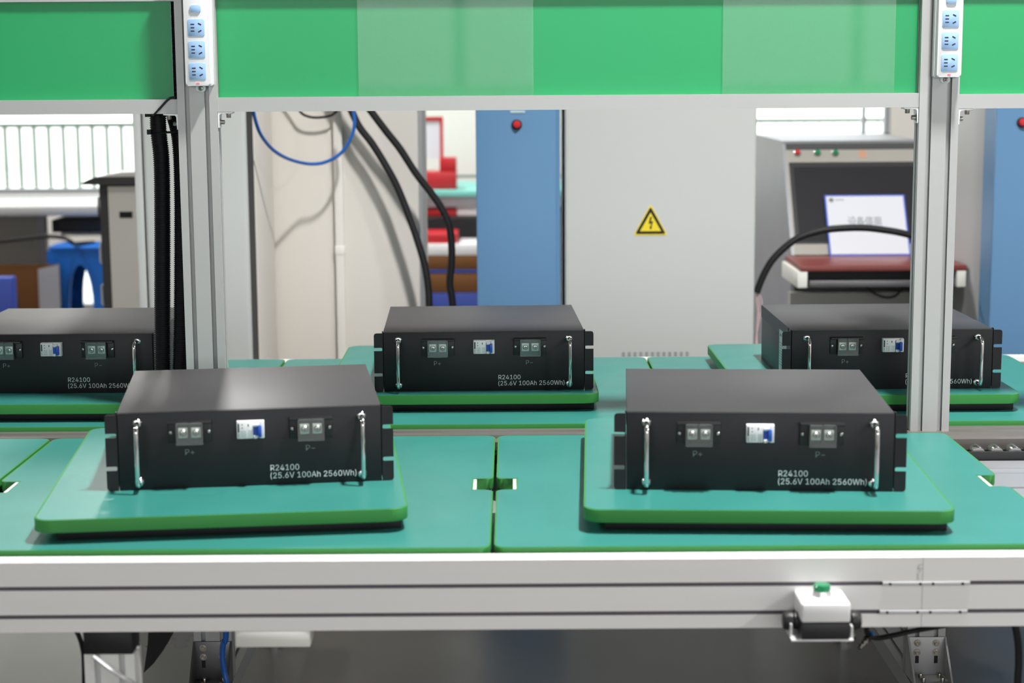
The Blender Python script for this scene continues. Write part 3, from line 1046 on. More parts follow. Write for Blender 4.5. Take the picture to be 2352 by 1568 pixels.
# near-side leg with black foot block at the front rail
lx0, lx1 = at(191, 1475, 2.60).x, at(303, 1475, 2.60).x
zc_ = at(250, 1503, 2.60).z
tag(MB().box(lx0, lx1, 2.6005, 2.656, zc_, zb - 0.0003, bev=0.002).build('leg_cap', 'rubber'), 'black block between the front rail and the near left leg', 'block')
xc = (lx0 + lx1) / 2 + 0.001
p2 = slotted(0.078, 0.050, fx=(-0.019, 0.019), fy=(0,))
nl = thing('front_leg', 'white silver slotted leg standing under the black block at left', 'leg', (xc, 2.628, 0), 0, 'legs below the conveyor')
MB().prism(p2, 'z', 0.05, zc_ - 0.0003).build('leg_profile', 'alu_leg', nl)
MB().cyl((0, 0, 0), (0, 0, 0.05), 0.03, n=18).build('levelling_foot', 'steel', nl)
xr_ = xc + 1.55
nr = thing('front_leg', 'silver slotted leg under the front rail at the far right edge', 'leg', (xr_, 2.628, 0), 0, 'legs below the conveyor')
MB().prism(p2, 'z', 0.05, zb - 0.0003).build('leg_profile', 'alu_leg', nr)
MB().cyl((0, 0, 0), (0, 0, 0.05), 0.03, n=18).build('levelling_foot', 'steel', nr)
b = MB()
pts = [at(215, 1506, 2.602), at(247, 1530, 2.598), at(275, 1550, 2.598), at(305, 1568, 2.602), at(322, 1580, 2.63)]
b.tube(pts, 0.004, 8, smooth=4)
tag(b.build('clear_strap', 'film'), 'shiny clear plastic strap slanting around the near left leg', 'strap')
b = MB().tube([at(170, 1440, 2.66), at(182, 1462, 2.66), at(190, 1490, 2.665), at(193, 1520, 2.685), at(194, 1600, 2.69), at(194, 1900, 2.7)], 0.004, 8, smooth=5)
tag(b.build('cable', 'rubber'), 'thin black cable running down left of the near left leg', 'cable', 'black cables under the rail')
# black curved shape hanging behind the left leg
A = [at(346, 1440, 3.0), at(344, 1475, 3.0), at(335, 1537, 3.0), at(358, 1515, 3.0), at(380, 1485, 3.0), at(393, 1462, 3.0), at(402, 1440, 3.0)]
zt_ = 0.6898
pol = [(A[0].x, zt_)] + [(p.x, p.z) for p in A] + [(A[-1].x + 0.01, zt_)]
tag(MB().prism(pol[::-1], 'y', 2.98, 3.02).build('black_shape', 'rubber'), 'black curved shape hanging below the conveyor behind the near left leg', 'guard')
b = MB().tube([(at(519, 1440, 3.3).x, 3.3, 0.689), at(519, 1440, 3.3), at(513, 1475, 3.3), at(511, 1510, 3.3), at(516, 1545, 3.3), at(522, 1580, 3.3), at(530, 1700, 3.32), (at(530, 1700, 3.3).x, 3.33, 0.006)], 0.0056, 10, smooth=6)
tag(b.build('air_hose', 'blue_hose'), 'blue air hose hanging in front of the dark angle bracket', 'hose', 'blue air hoses')
x0, x1, z0, z1 = rect(540, 1440, 712, 1486, 2.601)
wbx = thing('junction_box', 'small white box fixed under the front rail', 'box', (x0, 2.601, 0))
MB().box(0, x1 - x0, 0, 0.055, z0, zb - 0.0003, bev=0.0015).build('housing', 'white_warm', wbx)
# push button station
x0, x1, _, ztop = rect(1841, 1385.5, 1954, 1470, 2.525)
zm, zbt = at(1900, 1431, 2.525).z, at(1900, 1470, 2.525).z
pb = thing('push_button_box', 'white and black push button box with green button on front rail', 'button box', ((x0 + x1) / 2, 2.525, 0))
hw, dep = (x1 - x0) / 2, RF - 2.525 - 0.0006
MB().box(-hw, hw, 0, dep, zm + 0.0002, ztop, bev=0.004, seg=3).build('cover', 'white', pb)
MB().box(-hw + 0.0005, hw - 0.0005, 0.0005, dep, zbt, zm, bev=0.003).build('base', 'plastic_black', pb)
zc2 = dep * 0.55
k = MB().lathe([(0.0155, 0), (0.0155, 0.002), (0.0145, 0.004), (0.0138, 0.008), (0.012, 0.009), (0, 0.009)], (0, zc2, ztop - 0.0003), (0, 0, 1), 24).build('button_collar', 'alu_bright', pb)
MB().lathe([(0.0118, 0), (0.0128, 0.0015), (0.0128, 0.0075), (0.0115, 0.0095), (0, 0.010)], (0, zc2, ztop + 0.0088), (0, 0, 1), 24).build('button', 'green_btn', pb)
MB().prism(rrect(-0.010, 0.010, 0.004, 0.009, 0.001), 'z', ztop - 0.0002, ztop + 0.0006).build('name_plate', 'yellow', pb)
for s in (-1, 1):
    za = (zm + zbt) / 2 + 0.006
    g = MB().lathe([(0.0135, 0), (0.0135, 0.006), (0.011, 0.008), (0.0145, 0.009), (0.0145, 0.018), (0.012, 0.023), (0.006, 0.024)], (s * (hw - 0.001), dep * 0.5, za), (s, 0, 0), 6 if False else 12)
    g.build('cable_gland', 'plastic_black', pb)
b = MB()
zq = zbt - 0.0003
b.box(-hw - 0.014, hw + 0.006, 0.004, dep, zq - 0.003, zq, bev=0.0008)
b.box(hw + 0.003, hw + 0.006, 0.010, dep, zq, zq + 0.018)
b.box(-hw - 0.014, -hw - 0.011, 0.016, dep, zq, zq + 0.02)
b.build('mounting_bracket', 'white_plate', pb)
# cable and connector at the right of the button box
b = MB().tube([at(1990, 1436, 2.64), at(1993, 1455, 2.68), at(2010, 1465, 2.72), at(2045, 1460, 2.74), at(2090, 1450, 2.75), at(2140, 1441, 2.74), at(2190, 1433, 2.72), at(2240, 1426, 2.66), at(2280, 1422, 2.635)], 0.0042, 8, smooth=5)
tag(b.build('cable', 'rubber'), 'thin black cable running under the rail right of button box', 'cable', 'black cables under the rail')
sn = thing('cable_connector', 'small metal connector with blue band hanging right of the button box', 'connector', (0, 0, 0))
a, c = at(1999, 1458, 2.68), at(1973, 1488, 2.66)
d = (c - a)
MB().cyl(a, a + d * 0.35, 0.0058, n=12).build('sleeve', 'rubber', sn)
MB().cyl(a + d * 0.35, a + d * 0.8, 0.005, n=12).cyl(a + d * 0.8, c, 0.0038, n=12).cyl(a + d * 0.5, a + d * 0.6, 0.0062, n=12).build('plug', 'steel', sn)
MB().cyl(a - d * 0.12, a, 0.0048, n=12).build('band', 'blue_plastic', sn)
b = MB().tube([at(2330, 1425, 2.66), at(2338, 1470, 2.66), at(2340, 1520, 2.66), at(2337, 1600, 2.66), at(2337, 1900, 2.68)], 0.006, 8, smooth=5)
tag(b.build('cable', 'rubber'), 'black hose hanging under the rail at the right frame edge', 'cable', 'black cables under the rail')

# ------------------------------------------------------------------ background cabinets
# tall light grey cabinet behind the left post
Y = 5.2
x0, x1 = at(312, 500, Y).x, at(570, 500, Y).x
t = thing('tall_cabinet', 'tall light grey cabinet behind the left post and hoses', 'cabinet', (0, Y, 0))
MB().box(x0 + 0.027, x1, 0, 0.03, 0.08, 2.2, bev=0.012, seg=3).build('door', 'cab_grey', t)
MB().box(x0, x0 + 0.023, 0.004, 0.03, 0.06, 2.2, bev=0.003).build('side_frame', 'cab_grey', t)
MB().box(x0 + 0.01, x1 - 0.004, 0.031, 0.17, 0.05, 2.2).build('door_seal', 'rubber', t)
MB().box(x0, x1 - 0.002, 0.171, 0.58, 0.0, 2.2, bev=0.003).build('body', 'wall', t)
# white conduit on column
x0, x1 = at(765, 500, 5.77).x, at(789, 500, 5.77).x
t = thing('conduit', 'white plastic conduit running up the beige column', 'conduit', ((x0 + x1) / 2, 5.7999, 0))
MB().box(-0.012, 0.016, -0.022, 0, 0, 3.4, bev=0.002).build('trunking', 'wall_white', t)
MB().box(-0.0135, 0.0175, -0.0235, 0, 0.90, 0.93, bev=0.001).build('coupling', 'wall_white', t)

# blue cabinet in the middle
Y = 5.5
x0, x1 = at(1094, 450, Y).x, at(1287, 450, Y).x
t = thing('blue_cabinet', 'narrow blue cabinet between the column and the big grey cabinet', 'cabinet', (0, Y, 0), 0, 'blue cabinets')
MB().box(x0, x1 - 0.012, 0, 0.02, 0.02, 2.2, bev=0.004).build('door', 'cab_blue', t)
MB().box(x0 + 0.004, x1, 0.021, 0.55, 0, 2.2).build('body', 'cab_blue', t)
p = at(1187, 286, Y)
k = MB().lathe([(0.0165, 0), (0.0165, 0.004), (0.013, 0.005)], (p.x, 0, p.z), (0, -1, 0), 20).build('indicator', 'plastic_black', t)
MB().lathe([(0.012, 0.004), (0.012, 0.012), (0.009, 0.016), (0, 0.017)], (p.x, 0, p.z), (0, -1, 0), 20).build('lens', 'red', k)
MB().box(at(1172, 257, Y).x, at(1206, 257, Y).x, -0.002, 0, at(1187, 259, Y).z, at(1187, 254, Y).z).build('name_plate', 'sticker', t)

# big light grey cabinet with warning sign
x0, x1 = at(1297, 500, Y).x, at(1736, 500, Y).x
t = thing('control_cabinet', 'big light grey cabinet carrying the yellow warning sign', 'cabinet', (0, Y, 0))
MB().box(x0, x1, 0, 0.022, 0.05, 2.2, bev=0.010, seg=3).build('door', 'cab_grey', t)
MB().box(x0 + 0.006, x1 - 0.008, 0.024, 0.60, 0.0, 2.2).build('body', 'cab_grey', t)
b = MB()
zz = at(1510, 816, Y)
xx = at(1428, 815, Y).x
for j in range(12):
    xj = xx + j * 0.0185
    for dz in (0, 0.007, 0.014):
        b.box(xj, xj + 0.011, -0.0006, 0.0002, zz.z - 0.008 + dz, zz.z - 0.0045 + dz)
    b.box(xj + 0.0045, xj + 0.0065, -0.0007, 0.0002, zz.z - 0.010, zz.z + 0.012)
b.build('printed_line', 'ink_dim', t, smooth=False)
p, q = at(1494, 540, Y), at(1494, 471, Y)
hh = q.z - p.z
sg = thing('warning_sign', 'yellow triangular high voltage warning sign on the grey cabinet', 'sign', (p.x, Y - 0.0002, p.z))


def tri(half, base, top, r):
    out = []
    P = [Vector((-half, base)), Vector((half, base)), Vector((0, top))]
    for i in range(3):
        a, b_, c = P[i - 1], P[i], P[(i + 1) % 3]
        u, v = (a - b_).normalized(), (c - b_).normalized()
        for k in range(5):
            f = k / 4
            out.append(tuple(b_ + (u * (1 - f) + v * f) * r * (1 - 0.5 * math.sin(math.pi * f) * 0.8)))
    return out


hw = hh * 0.535
MB().prism(tri(hw * 1.06, 0, hh * 1.03, 0.006), 'y', -0.0012, 0).build('plate', 'yellow', sg)
ring = MB()
ring.prism(tri(hw * 0.95, hh * 0.045, hh * 0.955, 0.006), 'y', -0.0018, -0.0011)
ring.build('black_border', 'rubber', sg)
MB().prism(tri(hw * 0.66, hh * 0.135, hh * 0.76, 0.002), 'y', -0.0024, -0.0017).build('field', 'yellow', sg)
k = hh / 68
zig = [(-1, 42), (3, 42), (0.5, 31), (6, 32), (1.8, 19), (3.6, 19), (0, 12), (-2.5, 19), (-0.8, 19), (1.5, 27), (-4.5, 26)]
MB().prism([(x * k, z * k) for x, z in zig][::-1], 'y', -0.0029, -0.0023).build('lightning_bolt', 'rubber', sg)

# right blue cabinet and grey panel
Yb = 5.5
xa, xb = at(2281, 500, Yb).x, at(2281, 500, Yb).x + 0.55
t = thing('blue_cabinet', 'blue cabinet with red lamp at the right frame edge', 'cabinet', (0, Yb, 0), 0, 'blue cabinets')
MB().box(xa, xb, 0, 0.02, 0.02, 2.2, bev=0.004).build('door', 'cab_blue', t)
MB().box(xa + 0.004, xb, 0.021, 0.15, 0, 2.2).build('body', 'cab_blue', t)
p = at(2347, 281, Yb)
k = MB().lathe([(0.0165, 0), (0.0165, 0.004), (0.013, 0.005)], (p.x, 0, p.z), (0, -1, 0), 20).build('indicator', 'plastic_black', t)
MB().lathe([(0.012, 0.004), (0.012, 0.012), (0.009, 0.016), (0, 0.017)], (p.x, 0, p.z), (0, -1, 0), 20).build('lens', 'red', k)
xg = 1.615
t = thing('grey_locker', 'plain grey cabinet behind the right blue cabinet', 'cabinet', (0, 5.67, 0))
MB().box(xg - 0.03, xg + 0.9, 0, 0.02, 0.02, 2.2).build('door', 'cab_grey', t)
MB().box(xg - 0.03, xg + 0.9, 0.021, 1.2, 0, 2.2).build('body', 'cab_grey', t)

# ------------------------------------------------------------------ test console
t = thing('test_console', 'grey test console with big dark screen and maroon shelf', 'console', (0, 0, 0))
YT, YF = 6.62, 6.36
wl, wr = at(1797, 336, YT).x, at(2215, 336, YT).x
pT0, pB0 = at(1797, 330, YT), at(1822, 578, YF)
zT, zB = at(1950, 330, YT).z, at(1950, 584, YF).z
xl, xr2 = pT0.x, 1.56
body = MB()
side = [(YF, 0.0), (YF + 1.0, 0.0), (YF + 1.0, zT), (YT, zT), (YF, zB)]
body.prism(side, 'x', xl, xl + 0.012)
body.prism(side, 'x', xr2 - 0.012, xr2)
body.box(xl + 0.012, xr2 - 0.012, YF + 0.3, YF + 1.0, 0.0, zB)
body.build('side_panels', 'galv', t)
# sloping front: local frame with origin at lower edge
sl = math.atan2(zT - zB, YT - YF)
FM = Matrix.Translation((0, YF, zB)) @ Matrix.Rotation(sl - R(90), 4, 'X')
Ls = math.hypot(zT - zB, YT - YF)


def onface(px, py):
    """point on the sloping console face -> (x, up)"""
    d = ray(px, py)
    n = FM.to_3x3() @ Vector((0, 1, 0))
    o_ = Vector((0, YF, zB))
    k_ = (o_ - Vector((0, 0, CZ))).dot(n) / d.dot(n)
    q_ = FM.inverted() @ (Vector((0, 0, CZ)) + d * k_)
    return q_.x, q_.z


_, u1 = onface(1950, 372)
_, u2 = onface(1950, 343)
_, u0 = onface(1950, 560)
fx0, fx1 = onface(1818, 450)[0], xr2 - 0.03
fr = MB()
fr.box(xl + 0.0122, xr2 - 0.0122, 0.0, 0.02, u1, u2, M=FM)
fr.box(xl + 0.0122, fx0, 0.0, 0.02, 0, u1, M=FM)
fr.box(fx1, xr2 - 0.0122, 0.0, 0.02, 0, u1, M=FM)
fr.box(fx0, fx1, 0.0, 0.02, 0, u0, M=FM)
fr.build('front_frame', 'cab_beige', t)
MB().box(xl + 0.0122, xr2 - 0.0122, -0.004, 0.03, u2 + 0.001, Ls, M=FM).build('top_band', 'cab_dark', t)
MB().box(xl, xr2, YT + 0.002, YF + 1.0, zT + 0.0005, zT + 0.012).build('top_cover', 'galv', t)
MB().box(fx0 + 0.001, fx1 - 0.001, 0.004, 0.02, u0 + 0.001, u1 - 0.001, M=FM).build('bezel', 'bezel', t)
MB().box(fx0 + 0.016, fx1 - 0.016, 0.0025, 0.0045, u0 + 0.012, u1 - 0.018, M=FM).build('screen', 'screen', t)
for px, mk in ((1831, 'red'), (1877, 'green_btn'), (1918, 'green_btn')):
    u, v = onface(px, 353)
    b = MB()
    o0, dn = FM @ Vector((u, 0, v)), -(FM.to_3x3() @ Vector((0, 1, 0)))
    k = MB().lathe([(0.0135, 0), (0.0135, 0.006), (0.011, 0.008)], o0, dn, 18).build('push_button', 'steel', t)
    MB().lathe([(0.0105, 0.006), (0.0105, 0.014), (0.009, 0.016), (0, 0.016)], o0, dn, 18).build('button_cap', mk, k)
u, v = onface(1981, 354)
MB().box(u - 0.014, u + 0.014, -0.001, 0, v - 0.016, v + 0.016, M=FM).build('sticker', 'orange', t)
# maroon shelf
zs = at(1950, 610, 6.0).z
sx0, sx1 = at(1838, 615, 6.0).x, at(2221, 610, 6.0).x
lx = at(1803, 584, 6.36).x
MB().prism([(sx0, 6.0), (sx1, 6.0), (sx1, 6.355), (lx - 0.0, 6.355), (lx - 0.0, 6.30)], 'z', zs - 0.020, zs, bev=0.004).build('shelf', 'maroon', t)
z_ = zs - 0.0205
for xa_, xb_ in ((at(1832, 640, 6.0).x, at(1855, 640, 6.0).x), (at(2198, 640, 6.0).x, at(2219, 640, 6.0).x)):
    MB().box(xa_, xb_, 6.002, 6.355, at(1900, 661, 6.0).z, z_, bev=0.002).build('shelf_bracket', 'white_warm', t)
bxa, bxb = at(1860, 650, 6.02).x, at(2195, 650, 6.02).x
MB().box(bxa, bxb, 6.03, 6.05, at(1950, 662, 6.0).z, at(1950, 646, 6.0).z, bev=0.004).build('drawer_front', 'alu_dark', t)
MB().box(bxa, bxb, 6.055, 6.30, at(1950, 662, 6.0).z, z_ - 0.001).build('keyboard_drawer', 'rubber', t)
MB().box(at(1815, 690, 6.3).x, at(2170, 690, 6.3).x, 6.30, 6.355, 0.0, at(1950, 672, 6.3).z).build('lower_panel', 'cab_beige', t)
b = MB().tube([at(1990, 655, 6.2), at(2000, 668, 6.22), at(2030, 682, 6.24), at(2055, 680, 6.24), at(2070, 665, 6.22), at(2072, 655, 6.2)], 0.004, 8, smooth=5)
b.build('loose_cable', 'rubber', t)

# sign leaning on the console screen
sg = thing('notice_sheet', 'white notice with blue border leaning on the console screen', 'notice', (0, 0, 0))
c00, c10 = at(1906, 579, 6.335), at(2093, 577, 6.335)
zbase = zs + 0.0005
wS = c10.x - c00.x
cS = (c00.x + c10.x) / 2
YS = 6.335
zTop = 0
lean = R(90) - sl - R(0.6)
SM = Matrix.Translation((cS, YS, zbase)) @ Matrix.Rotation(-lean, 4, 'X')
# length so that its top edge projects to py 448
hS = 0.10
for _ in range(40):
    P = SM @ Vector((0, 0, hS)) - Vector((0, 0, CZ))
    dpt = P.dot(Fw)
    py = 784 - FPX * P.dot(Uw) / dpt
    py += (0)  # roll handled below
    X = P.x / dpt
    py2 = 784 + FPX * (sr * X - cr * P.dot(Uw) / dpt)
    hS += (py2 - 447) / FPX * 6.3 * 0.8
MB().box(-wS / 2, wS / 2, 0.001, 0.003, 0, hS, M=SM).build('border', 'paper_blue', sg, smooth=False)
e = 0.006
MB().box(-wS / 2 + e, wS / 2 - e, 0.0, 0.0012, e, hS - e, M=SM).build('sheet', 'paper', sg, smooth=False)
PX = SM @ Matrix.Rotation(R(90), 4, 'X')
b = MB().text('\u8bbe\u5907\u505c\u7528', PX @ Matrix.Translation((-wS * 0.235, hS * 0.475, 0.0004)), width=wS * 0.41, height=0.034)
b.build('notice_text', 'ink_dim', sg, smooth=False, fix=False)
b = MB()
lc = PX @ Matrix.Translation((-wS / 2 + 0.024, hS - 0.022, 0.0004))
pr_ = []
for k in range(24):
    a = 2 * math.pi * k / 24
    rr = 0.010 if (k // 2) % 2 else 0.0085
    pr_.append((rr * math.cos(a), rr * math.sin(a)))
b.prism(pr_, 'z', -0.0002, 0.0004, M=lc)
for j in range(3):
    b.box(0.016 + j * 0.011, 0.023 + j * 0.011, -0.002, 0.003, 0, 0.0003, M=lc)
b.build('logo', 'ink_dim', sg, smooth=False)

# ------------------------------------------------------------------ hanging cables and hoses
YC = 5.715
g = 'thick black cables hanging by the column'


def hang(pts, Y, r, name, mk, label, cat, grp, top=True, bottom=False, n=10):
    P = [at(x, y, Y(y) if callable(Y) else (Y if not isinstance(Y, dict) else 5.20 + 0.42 * min(1, (x - 575) / 150) ** 0.8)) for x, y in pts]
    if top:
        u = (P[0] - P[1]).normalized()
        q = Vector((P[0].x + u.x * 0.10, P[0].y, P[0].z + max(u.z, .4) * 0.10))
        P.insert(0, q)
        q = Vector((q.x + u.x * 0.05, q.y, q.z + 0.12))
        P.insert(0, q)
        zz_ = q.z + 0.2
        while zz_ < RZ - 0.2:
            P.insert(0, Vector((q.x, q.y, zz_)))
            zz_ += 0.3
        P.insert(0, Vector((q.x, q.y, RZ - 0.002)))
    if bottom:
        P.append(Vector((P[-1].x + 0.02, P[-1].y, 0.4)))
        P.append(Vector((P[-1].x + 0.03, P[-1].y, 0.014)))
    o = MB().tube(P, r, n, smooth=8).build(name, mk)
    return tag(o, label, cat, grp)


hang([(805, 250), (826, 292), (855, 330), (886, 380), (914, 433), (939, 496), (958, 549), (976, 611), (984, 667), (987, 720)], lambda y: 5.715 - 0.0001 * (y - 250), 0.0120, 'power_cable', 'rubber',
     'thick black cable, left of the two hanging by the column', 'cable', g, True, True)
hang([(848, 250), (885, 299), (919, 342), (954, 396), (988, 440), (1013, 476), (1031, 517), (1037, 558), (1037, 605), (1033, 652), (1040, 705)], lambda y: 5.69, 0.0120, 'power_cable', 'rubber',
     'thick black cable, right of the two, crossing the far shelves', 'cable', g, True, True)
hang([(578, 225), (583, 261), (597, 305), (622, 339), (654, 361), (694, 374), (729, 376), (760, 367), (788, 346), (807, 314), (814, 286), (812, 255), (808, 225)], {}, 0.0055, 'air_hose', 'blue_hose',
     'blue air hose hanging in a loop before the beige column', 'hose', 'blue air hoses')
hang([(680, 240), (693, 260), (710, 268), (729, 270), (754, 267), (768, 260), (785, 240)], 5.75, 0.0042, 'thin_cable', 'rubber',
     'thin black cable loop just below the middle beam', 'cable', g)
# arching cable in front of the console
Y = 5.80
P = [(1738, 672), (1744, 655), (1756, 627), (1775, 596), (1803, 568), (1834, 546), (1875, 532), (1919, 525), (1981, 523), (2031, 528), (2075, 536), (2110, 548), (2150, 580), (2172, 640), (2178, 720)]
V = [at(x, y, Y) for x, y in P]
V.append(Vector((V[-1].x, Y, 0.3)))
V.append(Vector((V[-1].x, Y, 0.013)))
tag(MB().tube(V, 0.0118, 12, smooth=8).build('power_cable', 'rubber'), 'thick black cable arching in front of the test console', 'cable')
lw = thing('loose_wires', 'pale loose wires hanging from the end of the arching cable', 'wires', (0, 0, 0))
for pts in ([(1741, 668), (1749, 690), (1748, 715), (1742, 745), (1737, 775), (1736, 830)], [(1739, 668), (1743, 695), (1740, 725), (1738, 760), (1739, 790), (1737, 840)], [(1738, 668), (1738, 700), (1744, 730), (1738, 765), (1735, 800), (1735, 850)]):
    V = [at(x, y, Y) for x, y in pts]
    V.append(Vector((V[-1].x, Y, 0.003)))
    MB().tube(V, 0.0022, 6, smooth=5).build('wire', 'pink_wire', lw)

# ------------------------------------------------------------------ far left corner
# charcoal and beige machine
Y = 6.5
t = thing('charcoal_machine', 'charcoal and beige machine cabinet in front of the left window', 'machine', (0, Y, 0))
xa, xm_, xb = at(231, 550, Y).x, at(251, 550, Y).x, at(251, 550, Y).x + 0.55
zt_ = at(270, 424, Y).z
MB().box(xa, xb, 0.01, 0.6, 0.0, zt_).build('body', 'cab_dark', t)
MB().box(xm_ + 0.002, xb - 0.02, 0.0, 0.01, 0.05, at(280, 428, Y).z).build('front_panel', 'white_warm', t)
zl = at(250, 423, Y).z
xl_ = at(190, 418, Y).x
b = MB().prism([(xl_, zl + 0.006), (xl_ + 0.01, zl), (xb + 0.05, zl), (xb + 0.05, zl + 0.028), (xl_ + 0.055, zl + 0.028), (xl_ + 0.03, zl + 0.02)], 'y', -0.03, 0.55)
b.build('lid', 'cab_dark', t)
b = MB().prism([(xl_ + 0.06, zl + 0.0282), (xb + 0.05, zl + 0.0282), (xb + 0.05, zl + 0.06), (xl_ + 0.15, zl + 0.045)], 'y', -0.02, 0.5)
b.build('lid_top', 'white', t)
x0, x1, z0, z1 = rect(275, 486, 304, 500, Y)
MB().box(x0, x1, -0.003, 0, z0, z1).build('vent', 'rubber', t)
for ya, yb, mk in ((452, 500, 'cab_dark'), (556, 606, 'white_warm'), (651, 702, 'white_warm')):  # top handle coloured dark to look backlit against the window
    A, Bq = at(232, ya, Y + 0.1), at(232, yb, Y + 0.1)
    w_ = 0.026
    x = xa
    pts = [(x, 0.1, A.z), (x - w_ * .7, 0.1, A.z), (x - w_, 0.1, A.z - 0.008), (x - w_, 0.1, Bq.z + 0.008), (x - w_ * .7, 0.1, Bq.z), (x, 0.1, Bq.z)]
    MB().tube(pts, 0.004, 8).build('side_handle', mk, t)

# bench below window
Y = 9.6
t = thing('workbench', 'aluminium edged workbench below the left window', 'workbench', (0, Y, 0))
zA, zB_ = at(100, 474, Y).z, at(100, 496, Y).z
MB().box(-4.8, -1.75, 0, 0.9, zB_, zA, bev=0.004).build('tabletop', 'alu', t)
for x in (-4.6, at(92, 600, Y).x, -1.8):
    MB().box(x - 0.025, x + 0.025, 0.05, 0.10, 0, zB_ - 0.0005).build('leg', 'alu_dark', t)
MB().box(-4.6, -2.78, 0.6, 0.62, 0.05, zB_ - 0.01).build('back_panel', 'cab_beige', t)
zS = at(150, 522, Y + .1).z
xd0, xd1 = at(106, 510, Y).x, -1.85
MB().box(xd0, xd1, 0.11, 0.5, zS - 0.03, zB_ - 0.03, bev=0.004).build('drawer', 'plastic_black', t)
MB().box(xd0, xd1, 0.3, 0.35, at(150, 552, Y).z, zS - 0.035).build('cable_trunking', 'white_warm', t)
b = MB()
for i_ in range(2):
    x = at(175 + i_ * 16, 535, Y).x
    b.box(x - 0.012, x + 0.012, 0.295, 0.3, at(150, 545, Y).z, at(150, 528, Y).z)
b.build('socket', 'cab_dark', t)
b = MB()
zT2 = at(100, 456, Y + .7).z
b.box(-4.7, -1.8, 0.72, 0.75, zT2, zT2 + 0.012)
for x in (-4.7, -1.85):
    b.box(x, x + 0.03, 0.72, 0.75, zA, zT2)
b.build('back_rail', 'galv', t)
# blue stool
Y = 9.3
xs0, xs1 = at(106, 640, Y).x, at(264, 640, Y).x
zs_ = at(170, 567, Y).z
t = thing('plastic_stool', 'blue plastic stool with arched opening under the workbench', 'stool', ((xs0 + xs1) / 2, Y, 0))
hwS = (xs1 - xs0) / 2


def arch_side(w_top, w_bot, h, ow, oh):
    out = [(-w_bot, 0), (-ow, 0), (-ow, oh * 0.55)]
    out += [(-ow * math.cos(R(a)), oh * 0.55 + oh * 0.45 * math.sin(R(a))) for a in range(15, 180, 15)]
    out += [(ow, oh * 0.55), (ow, 0), (w_bot, 0), (w_top, h), (-w_top, h)]
    return out


b = MB()
d_ = 0.30
for y in (0.0, d_ - 0.012):
    b.prism(arch_side(hwS * 0.9, hwS, zs_ - 0.02, hwS * 0.34, zs_ * 0.84), 'y', y, y + 0.012)
for s in (-1, 1):
    Mx = Matrix.Translation((s * (hwS - 0.012), d_ / 2, 0)) @ Matrix.Rotation(R(90), 4, 'Z') @ Matrix.Rotation(0, 4, 'X')
    b.prism(arch_side(d_ / 2 - 0.014, d_ / 2 - 0.014, zs_ - 0.02, 0.07, zs_ * 0.75), 'y', -0.006, 0.006, M=Mx)
b.build('legs', 'blue_plastic', t)
MB().prism(rrect(-hwS * 0.93, hwS * 0.93, -0.005, d_ + 0.005, 0.05), 'z', zs_ - 0.0198, zs_, bev=0.005).build('seat', 'blue_plastic', t)
# black cable drooping over stool
b = MB().tube([at(-60, 560, 9.2), at(0, 554, 9.2), at(60, 547, 9.2), at(110, 543, 9.2), at(145, 546, 9.2), at(162, 554, 9.2), at(170, 560, 9.25), at(182, 559, 9.35), at(215, 557, 9.5)], 0.011, 8, smooth=5)
tag(b.build('black_cable', 'rubber'), 'black cable lying over the blue stool at far left', 'cable')
# open carton on the floor
Y = 8.9
t = thing('carton', 'open brown cardboard carton with pale flap at far left', 'carton', (0, Y, 0), 0)
xc0, xc1 = at(-160, 650, Y).x, at(46, 650, Y).x
zc0 = at(60, 634, Y).z
xk = at(131, 605, Y + 0.3).x
zk = at(60, 605, Y + 0.4).z
b = MB()
b.box(xc0, xc1, 0.35, 0.356, 0, zk)
b.box(xc0, xc0 + 0.006, 0, 0.35, 0, zc0)
b.box(xc0, xc1, 0, 0.006, 0, zc0 - 0.11)
b.box(xc0, xc1, 0.006, 0.35, 0, 0.006)
b.box(xc1, xk, 0.35, 0.356, 0, zk)
b.build('walls', 'carton', t, smooth=False)
MB().prism([(at(48, 690, Y).x, 0.0), (xk, 0.0), (xk, zk), (at(48, 640, Y).x, zc0)], 'y', 0.33, 0.336).build('side_flap', 'carton_grey', t, smooth=False)
x0, x1, z0, z1 = rect(3, 635, 34, 720, Y - 0.1)
tag(MB().box(x0 - 0.25, x1, Y - 0.16, Y - 0.06, 0.0, z1, bev=0.004).build('blue_bin', 'blue_box'), 'blue box standing before the open carton at far left', 'box')

# ------------------------------------------------------------------ far shelves in the gap between column and blue cabinet
Y = 9.7
t = thing('far_workbench', 'far workbench with teal top seen past the column', 'workbench', (0, Y, 0))
xa, xb = -1.4, 0.6


def zz(py, Y_=Y):
    return at(1035, py, Y_).z


MB().box(xa, xb, 0, 0.9, zz(452), zz(438), bev=0.002).build('tabletop', 'mint', t)
MB().box(xa, xb, 0.02, 0.06, zz(476), zz(453)).build('apron', 'galv', t)
MB().box(xa, xb, 0.50, 0.53, zz(420), zz(414)).build('back_rail', 'rail_green', t)
MB().box(xa, xb, 0.05, 0.8, zz(505), zz(498)).build('shelf_board', 'cab_dark', t)
MB().box(xa, xb, 0.82, 0.84, 0.02, zz(453)).build('back_panel', 'galv', t)
for x in (xa, xb - 0.05):
    MB().box(x, x + 0.05, 0.1, 0.15, 0, zz(453)).build('leg', 'alu', t)
    MB().box(x, x + 0.05, 0.50, 0.53, zz(438) + 0.0002, zz(414)).build('upright', 'alu', t)
x0, x1 = at(985, 480, Y).x, at(1047, 480, Y).x
tag(MB().box(x0 - 0.25, x1, Y + 0.06, Y + 0.26, zz(498) - 0.0 + 0.0003, zz(480), bev=0.003).build('red_tray', 'red'), 'red tray on the far workbench shelf', 'tray')
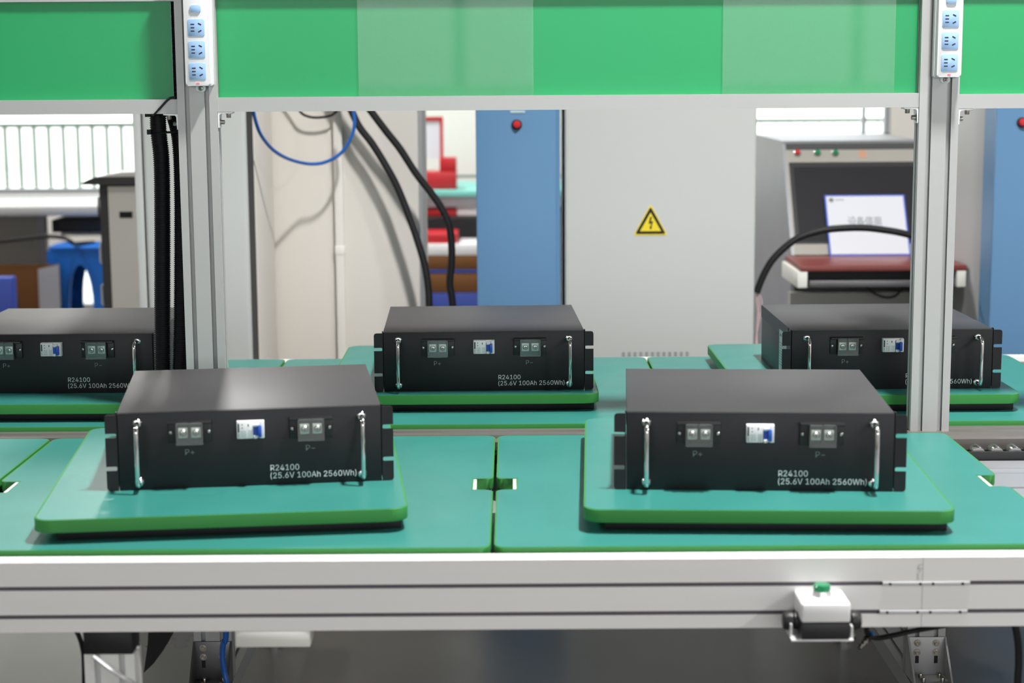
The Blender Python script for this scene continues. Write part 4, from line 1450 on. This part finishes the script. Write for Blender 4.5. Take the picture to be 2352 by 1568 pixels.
tag(MB().box(x1 + 0.004, x1 + 0.12, Y + 0.06, Y + 0.26, zz(498) + 0.0003, zz(478), bev=0.003).build('white_tray', 'white'), 'white tray beside the red one on the far shelf', 'tray')
# stacked bins under it
yb_ = Y - 0.35
g = 'stacked bins below the far workbench'
zlev = [(0.0, zz(672, yb_), 'blue_box', 'blue bin at the bottom of the far stack'), (zz(671.5, yb_), zz(628, yb_), 'carton', 'brown carton above the blue bin in the far stack'),
        (zz(627.5, yb_), zz(619, yb_), 'blue_box', 'flat blue tray between the two brown cartons of the far stack'), (zz(618.5, yb_), zz(587, yb_), 'carton', 'uppermost brown carton of the far stack'),
        (zz(586.5, yb_), zz(560, yb_), 'white', 'white foam pack lying on the uppermost brown carton')]
for z0, z1, mk, lb in zlev:
    nm = {'blue_box': 'storage_bin', 'carton': 'carton', 'white': 'foam_pack'}[mk]
    tag(MB().box(-0.75, 0.05, yb_, yb_ + 0.33, max(z0, 0.0), z1, bev=0.004).build(nm, mk), lb, 'box', g)
x0, x1 = at(985, 545, yb_).x, at(1050, 545, yb_).x
tag(MB().box(x0 - 0.2, x1, yb_ + 0.02, yb_ + 0.3, zz(559.7, yb_), zz(537, yb_), bev=0.004).build('red_case', 'red'), 'red case on the white foam pack of the far stack', 'case')
# red framed holder with white card on the bench
t = thing('red_stand', 'red framed stand holding a white sheet on the far workbench', 'stand', (0, Y + 0.15, zz(438) + 0.0003))
zo = zz(438)
x0, x1 = at(955, 330, Y + .15).x, at(1018, 330, Y + .15).x
z0, z1 = zz(372, Y + .15) - zo, zz(268, Y + .15) - zo
b = MB()
fw = 0.022
b.box(x0, x1, 0, 0.02, z1 - fw, z1)
b.box(x1 - fw * 0.8, x1, 0, 0.02, z0, z1 - fw)
b.box(x0, x0 + fw * 0.8, 0, 0.02, z0, z1 - fw)
b.build('frame', 'red', t)
MB().box(x0 + fw * .8, x1 - fw * .8, 0.006, 0.01, z0 + 0.02, z1 - fw).build('sheet', 'paper', t)
xt0, xt1 = at(940, 390, Y + .15).x, at(1048, 390, Y + .15).x
MB().box(xt0, xt1, -0.04, 0.16, 0, zz(394, Y + .15) - zo, bev=0.004).build('base_tray', 'red', t)
b = MB().box(at(1010, 380, Y + .15).x, xt1, -0.03, 0.10, zz(394, Y + .15) - zo + 0.0002, z0 + 0.025, bev=0.004)
b.build('tape_holder', 'red', t)
